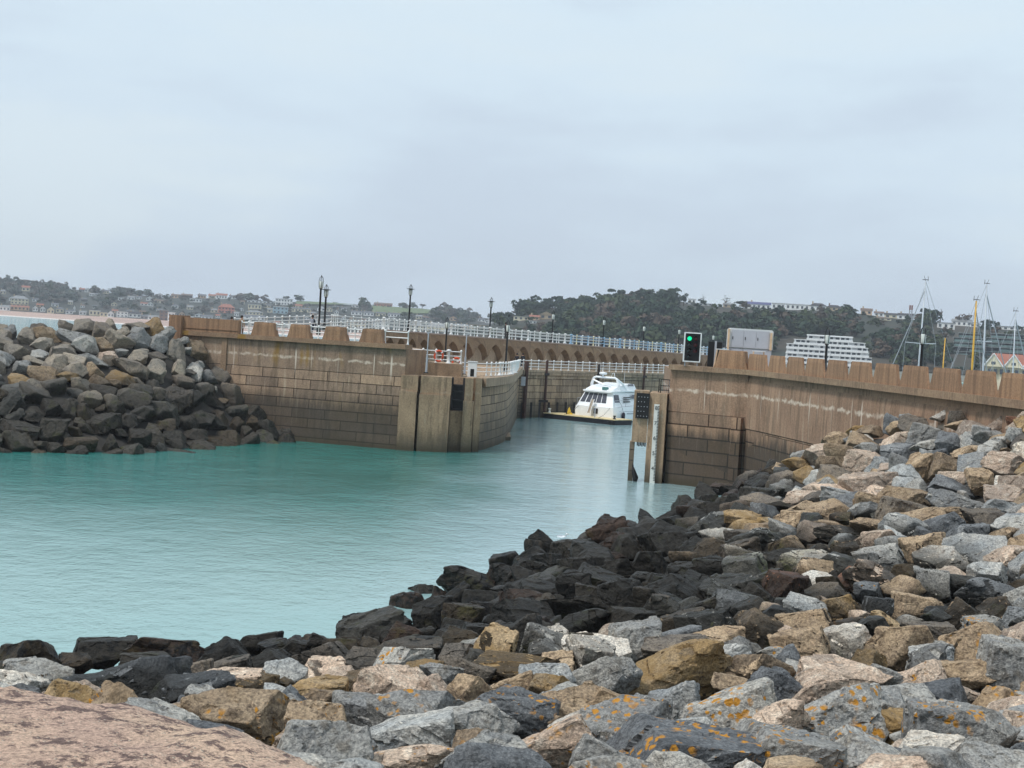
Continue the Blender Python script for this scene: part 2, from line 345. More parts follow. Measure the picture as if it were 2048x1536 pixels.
# ------------------------------------------------------------------ quarried block shapes
def rock_mesh(seed, lim=.13):
    """broken quarry block: a box cut by random fracture planes, edges knocked off, faces roughened and stepped"""
    r = random.Random(seed); bm = bmesh.new(); bmesh.ops.create_cube(bm, size=2.4)
    R_ = Matrix.Rotation(r.uniform(0, 6.28), 3, 'Z') @ Matrix.Rotation(r.gauss(0, .35), 3, 'X') @ Matrix.Rotation(r.gauss(0, .35), 3, 'Y')
    pl = []
    for ax in ((1, 0, 0), (-1, 0, 0), (0, 1, 0), (0, -1, 0), (0, 0, 1), (0, 0, -1)):
        v = Vector(ax) + Vector((r.gauss(0, .30), r.gauss(0, .30), r.gauss(0, .30))); pl.append((R_ @ v.normalized(), r.uniform(.55, .95)))
    for _ in range(r.randint(3, 7)):
        v = Vector((r.gauss(0, 1), r.gauss(0, 1), r.gauss(0, 1))).normalized(); pl.append((R_ @ v, r.uniform(.70, 1.0)))
    for n_, h in pl:
        bmesh.ops.bisect_plane(bm, geom=bm.verts[:] + bm.edges[:] + bm.faces[:], plane_co=n_ * h, plane_no=n_, clear_outer=True)
        ed = [e for e in bm.edges if e.is_boundary]
        if ed: bmesh.ops.holes_fill(bm, edges=ed)
    bmesh.ops.remove_doubles(bm, verts=bm.verts[:], dist=.03)
    bmesh.ops.bevel(bm, geom=bm.edges[:], offset=r.uniform(.025, .06), segments=1, affect='EDGES', clamp_overlap=True)
    bmesh.ops.triangulate(bm, faces=bm.faces[:])
    for _ in range(6):
        ed = [e for e in bm.edges if e.calc_length() > lim]
        if not ed: break
        bmesh.ops.subdivide_edges(bm, edges=ed, cuts=1); bmesh.ops.triangulate(bm, faces=[f for f in bm.faces if len(f.verts) > 3])
    co = np.array([v.co[:] for v in bm.verts]); ext = .5 * (co.max(0) - co.min(0)); cen = .5 * (co.max(0) + co.min(0))
    o = Vector((seed * 3.7, seed * 1.3, 0)); Q = Matrix.Rotation(r.uniform(0, 3), 3, 'X') @ Matrix.Rotation(r.uniform(0, 3), 3, 'Y'); cs_ = Vector((r.uniform(1.0, 1.8), r.uniform(1.6, 2.6), r.uniform(3, 5)))
    bm.normal_update(); nn = [v.normal.copy() for v in bm.verts]
    for v, c, n_ in zip(bm.verts, co, nn):
        p = Vector(((c - cen) / ext).tolist()); q = Q @ p; w_ = Vector((mnoise.noise(p * 2 + o), mnoise.noise(p * 2 - o), mnoise.noise(p * 2.3 + o * 2))) * .35
        step = mnoise.cell(Vector((q.x * cs_.x, q.y * cs_.y, q.z * cs_.z)) + w_ + o)
        e = mnoise.fractal(p * 1.5 + o, 1., 2., 4) * .05 + mnoise.fractal(p * 6 + o, 1., 2., 4) * .018 - step * .045
        v.co = p + n_ * e
    me = bpy.data.meshes.new('boulder'); bm.to_mesh(me); bm.free()
    me.polygons.foreach_set('use_smooth', [True] * len(me.polygons)); me.set_sharp_from_angle(angle=rad(34)); me.update(); me.materials.append(None)
    return me
HI = [rock_mesh(i, .085) for i in range(26)]
LO = [rock_mesh(100 + i, .26) for i in range(18)]
# (px, py, width, height, code): stones one can make out in the photograph
HERO = [tuple(q) for q in '''55 1335 150 95 o;80 1370 135 80 gL;252 1388 262 128 b;330 1440 100 50 t;345 1303 165 54 r;205 1308 120 48 d;300 1332 120 40 d;375 1352 115 60 d;445 1370 150 62 p;505 1374 92 44 o;415 1408 80 58 g;490 1445 225 130 tL;645 1460 140 90 tL;648 1352 92 52 p;637 1386 110 55 o;655 1402 112 50 t;735 1372 90 62 t;420 1478 130 60 b;838 1440 190 112 gL;800 1480 205 105 l;812 1528 230 70 pL;865 1380 85 55 p;845 1347 72 48 o;930 1342 115 48 d;1030 1332 180 44 o;945 1400 100 100 t;1015 1378 110 78 t;1105 1360 125 55 l;1030 1437 170 88 bL;1075 1505 230 135 pL;945 1502 95 78 tL;1212 1360 130 92 g;1345 1350 250 112 o;1270 1292 105 72 g;1360 1296 150 38 d;1435 1287 110 56 t;1245 1472 178 128 gL;1265 1425 190 82 t;1350 1410 100 88 l;1450 1432 212 118 gL;1385 1458 80 50 l;1402 1518 345 115 bL;1520 1350 130 88 t;1600 1303 125 86 t;1690 1290 110 82 w;1573 1318 50 42 b;1555 1378 115 70 b;1662 1332 70 40 p;1690 1356 170 62 p;1660 1452 252 132 gL;1765 1442 108 118 g;1790 1358 120 56 g;1840 1360 112 62 pL;1590 1515 250 100 gL;1795 1295 140 92 t;1865 1267 120 46 d;1965 1300 165 96 tL;2022 1350 120 122 g;1920 1387 132 60 p;1875 1415 128 98 b;1920 1490 206 142 gL;1995 1420 132 82 tL;1860 1517 140 76 w;1835 1534 140 58 b;2025 1462 80 66 pL;2040 1522 70 66 b;1945 1350 110 46 t;1572 1178 88 72 r;1512 1190 78 54 d;1660 1192 100 52 d;1678 1220 92 64 o;1500 1256 130 78 t;1612 1250 110 48 t;1625 1047 62 40 l;1685 1045 58 44 t;1750 1080 92 48 p;1757 1122 112 62 g;1677 1102 66 42 t;1580 1098 86 52 t;1567 1124 85 46 d;1708 1158 86 48 r;1737 1187 68 48 bL;1755 1223 62 50 b;1832 1212 110 64 t;1985 1190 142 68 b;1865 1175 76 62 g;1888 1122 120 56 w;1848 1094 100 62 t;1975 1150 96 56 l;1930 1068 72 52 b;2015 1060 86 56 l;2000 1080 80 50 t;1758 1053 118 34 t;1912 1010 122 50 g;1812 1005 108 60 t;2002 1022 90 42 l;1907 1032 98 34 t;1925 1225 76 62 t;2000 1225 86 60 t;2035 1245 62 62 b;1872 1234 60 30 l;1815 1244 70 26 w;1592 930 62 30 o;1645 912 80 46 p;1727 922 76 44 p;1665 932 70 32 t;1638 957 60 34 l;1612 954 50 40 o;1735 970 122 54 p;1592 1003 80 44 p;1760 992 80 38 p;1762 843 42 38 t;1818 822 36 28 b;1879 831 40 20 w;1922 838 54 32 d;1990 852 50 36 p;2034 848 52 24 r;1805 882 76 48 p;1897 886 62 40 b;1948 905 80 38 t;1965 872 54 36 l;1842 937 68 62 t;1897 935 74 48 t;1947 935 74 58 l;2010 928 92 46 p;1966 962 70 50 t;1899 960 52 34 p;1795 908 74 42 b;2015 968 56 32 w;2010 995 96 38 p;2036 872 52 30 l;1930 853 86 24 t;1327 1018 48 32 k;1340 1032 60 28 k;1350 1045 55 26 k;1300 1130 76 64 k;1353 1152 74 56 k;1243 1195 96 74 k;1178 1198 62 48 d;1147 1180 76 68 k;1232 1143 76 52 k;1292 1198 58 42 d;1425 1143 86 52 k;940 1165 130 62 d;990 1150 42 40 r;815 1214 74 60 r;865 1230 82 64 k;752 1230 86 38 k;780 1250 96 40 d;928 1228 86 46 t;1043 1200 94 46 r;1045 1272 92 80 k;960 1275 86 60 k;893 1280 56 48 d;845 1272 56 36 d;815 1305 132 52 k;735 1320 100 42 k;915 1310 76 42 k;525 1285 92 52 k;460 1305 92 56 k;558 1292 86 28 d;550 1325 112 52 k;640 1320 112 52 k;455 1335 92 32 k;630 1282 60 24 t;700 1290 42 32 t;740 1290 46 32 t;560 1262 60 40 k;620 1262 60 40 d;655 1258 52 26 r;1400 1215 72 52 k;1165 1252 126 72 k;1260 1245 102 62 d;1360 1245 112 60 t;1160 1295 74 62 d'''.split(';')]
HERO = [(float(a), float(b_), float(c), float(d), e) for a, b_, c, d, e in (h.split() for h in '|'.join(h[0] if len(h) == 1 else ''.join(h) for h in HERO).split('|'))]
HERO_B = '''168 694 50 42 g;55 672 46 34 t;100 670 54 36 t;15 665 40 30 g;30 705 62 34 g;215 715 52 28 p;275 680 52 48 g;240 668 42 26 t;90 750 62 34 t;45 735 46 30 g;40 762 52 30 o;110 775 56 38 t;185 745 52 38 t;170 775 46 38 t;140 820 44 44 d;205 790 60 38 d;40 865 82 42 d;105 865 60 48 t;100 818 56 40 d;205 850 66 42 d;165 890 68 36 t;222 890 42 38 d;275 880 62 46 d;250 845 50 32 d;175 830 42 30 t;110 900 46 30 d;393 703 46 44 t;310 690 52 38 g;350 705 44 52 g;355 740 32 38 t;415 755 50 28 g;350 805 72 62 d;425 800 42 28 d;475 825 48 32 g;475 848 48 26 t;492 868 34 32 t;440 845 32 42 t;310 875 46 42 g;350 878 42 32 g;400 890 68 26 t;458 882 46 42 t;385 872 62 26 d;530 875 38 32 g;570 882 42 28 t;405 785 48 38 g;360 765 62 30 d'''.split(';')
HERO_B = [(float(a), float(b_), float(c), float(d), e) for a, b_, c, d, e in (h.split() for h in HERO_B)]
HERO_B = [h[:4] + (('n' if (h[4] == 'g' and i % 3) or (h[4] in 'to' and i % 2) else h[4]),) for i, h in enumerate(HERO_B)]
_iy = np.polyfit([1505, 1652, 2048], [1 / 96.2, 1 / 83.2, 1 / 58.9], 2)
def clear_wall(loc, sy):
    """keep a stone in front of the sea wall"""
    px = proj(loc)[0]
    if px < 1350: return loc
    yw = 96.0 if px < 1505 else 1 / np.polyval(_iy, min(px, 2560)); lim = yw - .55 - sy * .75
    return loc if loc.y <= lim else CAM + (loc - CAM) * (lim / loc.y)
rocks = []   # dicts: loc, scale, code, side, px, py, w, h
rr = random.Random(11)
def add_hero(L, fz, y0, y1, side):
    for px, py, w_, h_, code in L:
        p = hit(fz, px, py, y0, y1)
        if p is None: continue
        k = p.y / F; sx_, sz_ = w_ * k / 2 * (1.08 if py > 1290 else 1.02), h_ * k / 2 * (1.34 if py > 1290 else 1.22)
        sy_ = max(.6 * sx_, min(1.1 * sx_, (sx_ + sz_) / 2 * rr.uniform(.8, 1.1)))
        loc = CAM + (p - CAM) * ((p.y + sy_ * .3) / p.y) + Vector((0, 0, -sz_ * .10))
        if side == 0:
            l2 = clear_wall(loc, sy_); f_ = l2.y / loc.y; loc = l2; sx_, sy_, sz_ = sx_ * f_, sy_ * f_, sz_ * f_
        rocks.append(dict(loc=loc, s=(sx_, sy_, sz_), code=code, side=side, hero=True, rot=(rr.gauss(0, .07), -ROLL * .5 + rr.gauss(0, .10), 0), flip=rr.choice((1, -1))))
add_hero(HERO, shore_z, 7, 105, 0)
add_hero(HERO_B, bank_z, 85, 130, 1)
def fill(fz, region, side, n, smin, smax, codes, seed):
    q = random.Random(seed); cand = []
    for _ in range(n):
        px, py = region(q)
        p = hit(fz, px, py, *((7, 105, .25) if side == 0 else (85, 130, .25)))
        if p is None: continue
        s_ = math.exp(q.uniform(math.log(smin), math.log(smax))); cand.append((s_, p, px, py))
    cand.sort(key=lambda c: -c[0])
    xy = [(r_['loc'].x, r_['loc'].y, (r_['s'][0] + r_['s'][1]) / 2) for r_ in rocks if r_['side'] == side]
    A = np.array(xy + [(0, 0, 0)] * (len(cand))); k = len(xy)
    for s_, p, px, py in cand:
        if side == 0 and p.y < 34: s_ *= .60
        if any(abs(px - h[0]) < h[2] * .42 and abs(py - h[1]) < h[3] * .45 for h in (HERO_B if side else HERO)): continue     # that spot has its own stone
        if k and np.min(np.hypot(A[:k, 0] - p.x, A[:k, 1] - p.y) - .71 * (A[:k, 2] + s_)) < 0: continue
        A[k] = (p.x, p.y, s_); k += 1
        asp = q.choice((.55, .7, .8, .95)); code = codes(q, p)
        rocks.append(dict(loc=p + Vector((0, s_ * .3, -s_ * asp * (q.uniform(.05, .35) if smin > .4 else q.uniform(.3, .7)))), s=(s_ * q.uniform(.9, 1.3), s_ * q.uniform(.8, 1.15), s_ * asp), code=code, side=side, hero=False,
                          rot=(q.gauss(0, .2), q.gauss(0, .2), q.uniform(-.5, .5)), flip=q.choice((1, -1))))
def reg_shore(q):
    while True:
        px, py = q.uniform(-60, 2110), q.uniform(815, 1580)
        if py > 1300 or px > 0: return px, py
def codes_shore(q, p):
    if p.z < 3.4: return q.choice('kkkkddddrtgk')
    return q.choice(['t', 't', 'p', 'd' if p.y > 40 else 'g', 'g', 'g', 'g', 'l', 'l', 'p', 'b', 'd' if p.y > 30 else 'g', 'o', 'gL' if p.y < 35 else 'l', 'tL' if p.y < 35 else 't', 'w'])
def reg_bank(q): return q.uniform(-50, 600), q.uniform(645, 915)
def codes_bank(q, p): return q.choice(['g', 'n', 't', 'n', 'd', 'n', 'o' if q.random() < .4 else 'g', 'd' if p.z < 4 else 'g'])
fill(shore_z, reg_shore, 0, 5200, .45, .78, codes_shore, 3)
fill(bank_z, reg_bank, 1, 1500, .65, 1.15, codes_bank, 4)
fill(shore_z, reg_shore, 0, 3800, .24, .44, codes_shore, 5)
fill(bank_z, reg_bank, 1, 900, .4, .62, codes_bank, 6)
fill(shore_z, lambda q: (q.uniform(2100, 3300), q.uniform(860, 1600)), 0, 1500, .45, .8, codes_shore, 8)
rocks = [r_ for r_ in rocks if r_['side'] or r_['hero'] or (clear_wall(r_['loc'], 0) - r_['loc']).length < .3]
# behind the breakwater's crest and the stretch beyond the picture edge stay as the bed
for r_ in rocks:
    r_['px'], r_['py'] = proj(r_['loc']); k = F / r_['loc'].y; r_['w'], r_['h'] = 2 * r_['s'][0] * k, 2 * r_['s'][2] * k
    r_['vis'] = -r_['w'] * .3 < r_['px'] < 2048 + r_['w'] * .3 and r_['py'] < 1560
    # behind the concrete apron: hidden from the photograph
    if r_['px'] < 600 and r_['py'] - r_['h'] * .35 > 1392 + max(0, r_['px']) * .24: r_['vis'] = False
big = sorted([r_ for r_ in rocks if r_['vis']], key=lambda r_: -(r_['w'] * r_['h'] * (1.6 if r_['hero'] else 1)))[:300]
ids = set(id(r_) for r_ in big)
boulders = []
for i, r_ in enumerate(big):
    me = HI[rr.randrange(len(HI))] if (r_['w'] > 60 or r_['hero']) else LO[rr.randrange(len(LO))]
    o = bpy.data.objects.new('boulder', me); COL.objects.link(o)
    o.location = r_['loc']; o.scale = (r_['s'][0] * r_['flip'], r_['s'][1], r_['s'][2]); o.rotation_euler = r_['rot']
    o.material_slots[0].link = 'OBJECT'; o.material_slots[0].material = rmat(r_['code'], r_['side'])
    boulders.append((o, r_))
# every further stone: one heap
codes_all = sorted(set((r_['code'], r_['side']) for r_ in rocks)); V, Fc, MI, nb = [], [], [], 0
cache = {}
for r_ in rocks:
    if id(r_) in ids: continue
    k = rr.randrange(len(LO))
    if k not in cache:
        me = LO[k]; c = np.zeros(len(me.vertices) * 3); me.vertices.foreach_get('co', c)
        ff = np.zeros(len(me.polygons) * 3, dtype=np.int32); me.polygons.foreach_get('vertices', ff); cache[k] = (c.reshape(-1, 3), ff.reshape(-1, 3))
    c, ff = cache[k]
    M_ = np.array(Matrix.LocRotScale(r_['loc'], Matrix.Rotation(r_['rot'][2], 3, 'Z') @ Matrix.Rotation(r_['rot'][0], 3, 'X') @ Matrix.Rotation(r_['rot'][1], 3, 'Y'), Vector(r_['s'])))
    V.append(c @ M_[:3, :3].T + M_[:3, 3]); Fc.append(ff + nb); MI.append(np.full(len(ff), codes_all.index((r_['code'], r_['side'])))); nb += len(c)
V = np.vstack(V); Fc = np.vstack(Fc); MI = np.concatenate(MI)
def np_mesh(name, V, Fc, MI, mats, smooth=True):
    me = bpy.data.meshes.new(name); k = Fc.shape[1]
    me.vertices.add(len(V)); me.vertices.foreach_set('co', V.astype(np.float32).ravel())
    me.loops.add(Fc.size); me.loops.foreach_set('vertex_index', Fc.astype(np.int32).ravel())
    me.polygons.add(len(Fc)); me.polygons.foreach_set('loop_start', np.arange(0, Fc.size, k, dtype=np.int32))
    for m in mats: me.materials.append(m)
    me.polygons.foreach_set('material_index', MI.astype(np.int32)); me.polygons.foreach_set('use_smooth', [smooth] * len(Fc))
    me.update(calc_edges=True); me.validate()
    o = bpy.data.objects.new(name, me); COL.objects.link(o); return o
hp = np_mesh('rock_rubble', V, Fc, MI, [rmat(*c) for c in codes_all])
tag(hp, 'smaller grey and tan stones packed between the boulders on both rocky banks', 'rubble', kind='stuff')
print('ROCKS', len(rocks), 'visible', sum(r_['vis'] for r_ in rocks), 'rest', len(rocks) - len(big))
bed_m = M_simple('gap_shade_bed', (.05, .045, .04, 1), .95, .2, 1.5, bump=.5)  # bed painted near black so gaps between stones read as shade
WALLX = lambda y: 9
surf('shore_slope', shore_z, np.arange(-26, 27, .8), np.arange(-4, 104, .8), bed_m, lambda x, y: x < 11 + (99 - y) * .22 + 0.5)
surf('breakwater_core', bank_z, np.arange(-75, -12, 1.), np.arange(82, 140, 1.), bed_m, lambda x, y: y < 120 - (x + 27) * .30 + (30 if x < -29 else 0))
# ------------------------------------------------------------------ rough concrete apron the photographer stands on
m, t, b = nt('rough_aggregate'); g = N(t, 'ShaderNodeNewGeometry'); P = g.outputs['Position']
p1 = noise_(t, P, 9, 7, .75, (1, 1.35, 1)); p2 = noise_(t, P, 48, 5, .8); p3 = noise_(t, P, 1.1, 4, .6)
vo = N(t, 'ShaderNodeTexVoronoi', i_Scale=34.); LK(t, P, vo.inputs[0])
c = mixc(t, ramp(t, p3, .35, .65), lin(188, 160, 144), lin(206, 180, 156))
c = mixc(t, ramp(t, p1, .50, .57, 0, .9), c, lin(92, 74, 72))
c = mixc(t, 1., c, mixc(t, ramp(t, p2, .3, .7), (.5, .48, .48, 1), (1.5, 1.46, 1.4, 1)), 'MULTIPLY')
c = mixc(t, ramp(t, vo.outputs[0], .24, .12, 0, .7), c, lin(226, 208, 186))
LK(t, c, b.inputs['Base Color']); b.inputs['Roughness'].default_value = .95
bump_(t, b, math_(t, 'ADD', math_(t, 'MULTIPLY', p2, .6), math_(t, 'MULTIPLY', ramp(t, vo.outputs[0], .3, 0), .6)), .8, .03)
edge = [(-9, 8.2), (-3.2, 6.75), (-2.2, 6.43), (-1.41, 6.2), (-1.0, 6.02), (-.70, 5.62), (.1, 5.0), (1.6, 4.4), (5, 3.9), (9, 3.6)]
xs = np.concatenate([np.arange(-9, -3.2, .2), np.arange(-3.2, .3, .03), np.arange(.3, 9.01, .2)])
ts = np.concatenate([[0, .004, .01, .018, .027, .037, .048], np.linspace(.06, .32, 60), np.linspace(.36, 1, 10)])
ex = np.interp(xs, [e[0] for e in edge], [e[1] for e in edge]); V = []
for x, e in zip(xs, ex):
    e += mnoise.noise(Vector((x * 2.1, 0, 3))) * .10 + mnoise.noise(Vector((x * 7, 0, 5))) * .04
    V += [(x, e + .10, 4.6), (x, e + .05, 7.2)]
    for tt in ts:
        y = e - tt * (e + 6); d_ = e - y
        V.append((x, y, 7.83 - .13 * math.exp(-d_ / .12) - .04 * math.exp(-d_ / .7) + mnoise.fractal(Vector((x * 3, y * 3, 0)), 1., 2., 5) * .024 + mnoise.fractal(Vector((x * 22, y * 22, 4)), 1., 2., 2) * .010))
k = len(ts) + 2; fc = [(i * k + j, (i + 1) * k + j, (i + 1) * k + j + 1, i * k + j + 1) for i in range(len(xs) - 1) for j in range(k - 1)]
mb = MB(); mb.add(V, [f[::-1] for f in fc]); tag(mb.build('promenade', m, smooth=True), kind='structure')
# ------------------------------------------------------------------ masonry materials (UV = metres along the wall, height)
def wall_mat(name, ca, cb, stain=0., course=.75, block=2.8, top=5.6, tide=(2.0, 4.2), dark=.34, line=6.4, lines=1., yellow=0., panels=0., joint=.03, voff=0.):
    m, t, b = nt(name)
    uv = N(t, 'ShaderNodeUVMap'); U = uv.outputs[0]; su = N(t, 'ShaderNodeSeparateXYZ'); LK(t, U, su.inputs[0]); uu, vv = su.outputs[0], su.outputs[1]
    g = N(t, 'ShaderNodeNewGeometry'); P = g.outputs['Position']
    blot = noise_(t, U, .55, 5, .6); fine = noise_(t, P, 9, 6, .65); streak = noise_(t, U, 1., 5, .65, (2.4, .10, 1)); streak2 = noise_(t, U, 1., 4, .6, (5.5, .25, 1))
    c = mixc(t, ramp(t, blot, .35, .65), ca, cb)
    c = mixc(t, 1., c, mixc(t, ramp(t, fine, .3, .7), (.80, .79, .78, 1), (1.16, 1.15, 1.13, 1)), 'MULTIPLY')
    c = mixc(t, ramp(t, streak, .52, .74, 0, .42), c, tuple(x * .42 for x in ca[:3]) + (1,))
    c = mixc(t, ramp(t, streak2, .62, .74, 0, .35), c, lin(196, 172, 146))
    if stain:
        s1 = noise_(t, U, 1., 5, .65, (1.3, .16, 1)); s2 = noise_(t, U, 1., 5, .7, (1.9, .14, 1)); s3 = noise_(t, U, .8, 3, .5)
        c = mixc(t, math_(t, 'MULTIPLY', ramp(t, s1, .50, .62), stain), c, lin(92, 80, 66)); c = mixc(t, math_(t, 'MULTIPLY', ramp(t, s2, .56, .64), math_(t, 'MULTIPLY', ramp(t, s3, .45, .6), stain)), c, lin(54, 47, 42))
        c = mixc(t, math_(t, 'MULTIPLY', ramp(t, s2, .42, .34), .75 * stain), c, lin(206, 194, 172)); c = mixc(t, math_(t, 'MULTIPLY', ramp(t, s1, .40, .30), .5 * stain), c, lin(168, 148, 96))
    h = math_(t, 'MULTIPLY', fine, .25)
    if course:
        mp = N(t, 'ShaderNodeMapping'); LK(t, U, mp.inputs[0]); mp.inputs['Location'].default_value = (0, -top + voff, 0)
        br = N(t, 'ShaderNodeTexBrick', offset=.5, i_Scale=1., i_Mortar_Size=joint, i_Mortar_Smooth=.1, i_Brick_Width=block, i_Row_Height=course, i_Bias=0.)
        LK(t, mp.outputs[0], br.inputs[0]); br.inputs['Color1'].default_value = (.72, .72, .73, 1); br.inputs['Color2'].default_value = (1.18, 1.14, 1.08, 1)
        br.inputs['Mortar'].default_value = (.16, .14, .13, 1)
        low = ramp(t, vv, top + .03, top - .03)
        c = mixc(t, low, c, mixc(t, 1., c, br.outputs[0], 'MULTIPLY'))
        h = math_(t, 'SUBTRACT', h, math_(t, 'MULTIPLY', math_(t, 'MULTIPLY', br.outputs[1], low), 1.6))
    if panels:
        w_ = math_(t, 'ABSOLUTE', math_(t, 'SUBTRACT', math_(t, 'FRACT', math_(t, 'DIVIDE', uu, panels)), .5))
        pj = math_(t, 'MULTIPLY', ramp(t, w_, .5 - .035 / panels, .5), ramp(t, vv, top - .02, top + .02))
        c = mixc(t, math_(t, 'MULTIPLY', pj, .55), c, (.06, .045, .035, 1))
        cell = N(t, 'ShaderNodeTexWhiteNoise', noise_dimensions='1D'); LK(t, math_(t, 'FLOOR', math_(t, 'ADD', math_(t, 'DIVIDE', uu, panels), .5)), cell.inputs['W'])
        c = mixc(t, 1., c, mixc(t, math_(t, 'MULTIPLY', cell.outputs[0], ramp(t, vv, top - .02, top + .02)), (1.04, 1.04, 1.04, 1), (.86, .84, .83, 1)), 'MULTIPLY')
    if lines:                                              # lime bleeding out along a lift joint
        wob = math_(t, 'ADD', vv, math_(t, 'MULTIPLY', math_(t, 'SUBTRACT', noise_(t, U, 1.5, 5, .7), .5), .7))
        d_ = math_(t, 'ABSOLUTE', math_(t, 'SUBTRACT', wob, line))
        c = mixc(t, math_(t, 'MULTIPLY', math_(t, 'MULTIPLY', ramp(t, d_, .15, .02), ramp(t, noise_(t, U, 1., 4, .6, (1.2, .3, 1)), .38, .58)), .8 * lines), c, lin(214, 198, 180))
        dr = math_(t, 'MULTIPLY', ramp(t, noise_(t, U, 1., 2, .5, (3.2, .05, 1)), .66, .70), math_(t, 'MULTIPLY', ramp(t, vv, line + .9, line + .2), ramp(t, vv, line - 1.6, line - .3)))
        c = mixc(t, math_(t, 'MULTIPLY', dr, .75 * lines), c, lin(220, 206, 190))
    if yellow:
        ye = math_(t, 'MULTIPLY', ramp(t, noise_(t, U, 1., 3, .6, (.55, .12, 1)), .56, .66), ramp(t, vv, 5.4, 6.6)); c = mixc(t, math_(t, 'MULTIPLY', ye, yellow), c, lin(146, 112, 44))
    zz = math_(t, 'ADD', vv, math_(t, 'MULTIPLY', math_(t, 'SUBTRACT', streak, .5), 2.4))
    wet = ramp(t, zz, tide[1], tide[0])
    grn = mixc(t, ramp(t, blot, .4, .7), (.98, .98, .98, 1), (1.03, 1.0, .90, 1))
    c = mixc(t, wet, c, mixc(t, 1., mixc(t, 1., mixc(t, .45, c, (.17, .16, .14, 1)), (dark * 1.15,) * 3 + (1,), 'MULTIPLY'), grn, 'MULTIPLY'))
    sill = ramp(t, vv, .75, .1); c = mixc(t, math_(t, 'MULTIPLY', sill, .6), c, (.05, .042, .025, 1))
    if course:                                            # white weeping below the joints
        wp = math_(t, 'MULTIPLY', ramp(t, streak2, .60, .70), math_(t, 'MULTIPLY', ramp(t, vv, tide[1] - 2.2, tide[1] - .2), ramp(t, vv, top - .5, top - 1.3))); c = mixc(t, math_(t, 'MULTIPLY', wp, .8), c, lin(196, 180, 160))
    LK(t, c, b.inputs['Base Color']); b.inputs['Roughness'].default_value = .86; b.inputs['Specular IOR Level'].default_value = .25
    bump_(t, b, h, .8, .05)
    return m
BR1, BR2 = lin(162, 139, 119), lin(145, 124, 107)
MW_L = wall_mat('weathered_masonry', BR1, BR2, .5, top=5.6, tide=(2.7, 4.4), dark=.34, line=6.55, yellow=.75, panels=6.2)
MW_R = wall_mat('banded_masonry', lin(162, 133, 111), lin(150, 123, 103), .45, course=.84, block=3., top=4.18, tide=(2.9, 4.0), dark=.28, line=6.35, panels=1.25, joint=.045)
MW_A = wall_mat('block_masonry', lin(160, 132, 110), lin(150, 123, 103), .45, course=.84, block=3., top=4.9, tide=(3.1, 4.2), dark=.32, line=6.35, panels=3., joint=.045)
MW_P = wall_mat('streaked_concrete', lin(172, 146, 120), lin(156, 132, 108), .5, course=0, top=9, tide=(.4, 2.0), dark=.5, line=4.55, lines=.25)
MW_T = wall_mat('round_tower_masonry', lin(150, 132, 114), lin(164, 144, 122), .4, course=.72, block=1.55, top=5.0, tide=(1.0, 4.2), dark=.52, line=9, lines=0)
MW_Q = wall_mat('quay_masonry', lin(162, 146, 126), lin(148, 132, 114), .55, course=.76, block=2.2, top=5.2, tide=(1.0, 2.6), dark=.50, line=4.6, lines=.5)
MW_C = wall_mat('brown_concrete', lin(156, 132, 108), lin(140, 116, 96), .35, course=0, top=99, tide=(-3, -2), line=99, lines=0, yellow=.0)
MW_CY = wall_mat('lichened_concrete', lin(152, 126, 102), lin(134, 110, 90), course=0, top=99, tide=(-3, -2), line=99, lines=0, yellow=.8)
MW_M = M_simple('merlon_concrete', lin(150, 116, 88), .9, .1, 2.2, bump=.3)
def merlon_mat():
    m, t, b = nt('ribbed_merlon_concrete'); g = N(t, 'ShaderNodeNewGeometry'); P = g.outputs['Position']
    uv = N(t, 'ShaderNodeUVMap'); st = noise_(t, uv.outputs[0], 1., 4, .6, (2.2, .12, 1)); fi = noise_(t, P, 12, 6, .7)
    c = mixc(t, ramp(t, st, .38, .66), lin(160, 126, 97), lin(126, 98, 76)); c = mixc(t, 1., c, mixc(t, ramp(t, fi, .3, .7), (.8, .8, .8, 1), (1.18, 1.16, 1.14, 1)), 'MULTIPLY')
    oi = N(t, 'ShaderNodeObjectInfo'); c = mixc(t, 1., c, mixc(t, oi.outputs['Random'], (.88, .88, .9, 1), (1.08, 1.07, 1.05, 1)), 'MULTIPLY')
    LK(t, c, b.inputs['Base Color']); b.inputs['Roughness'].default_value = .92; bump_(t, b, fi, .5, .03); return m
MW_M = merlon_mat()
DECKM = M_simple('deck_paving', lin(170, 150, 138), .85, .1, 1., bump=.2)
DARKM = M_simple('dark_steel', lin(46, 42, 42), .55, .2, 4); RUST = M_simple('rusty_brown_steel', lin(78, 52, 44), .75, .25, 3, bump=.2)
WHITE = M_simple('white_paint', lin(232, 233, 232), .45, .05, 2); BLACKP = M_simple('black_paint', lin(34, 34, 36), .4, .1, 4)
GREYP = M_simple('grey_paint', lin(176, 178, 184), .5, .05, 2); BLACK = M_simple('black_rubber', lin(22, 22, 24), .7, .2, 4)
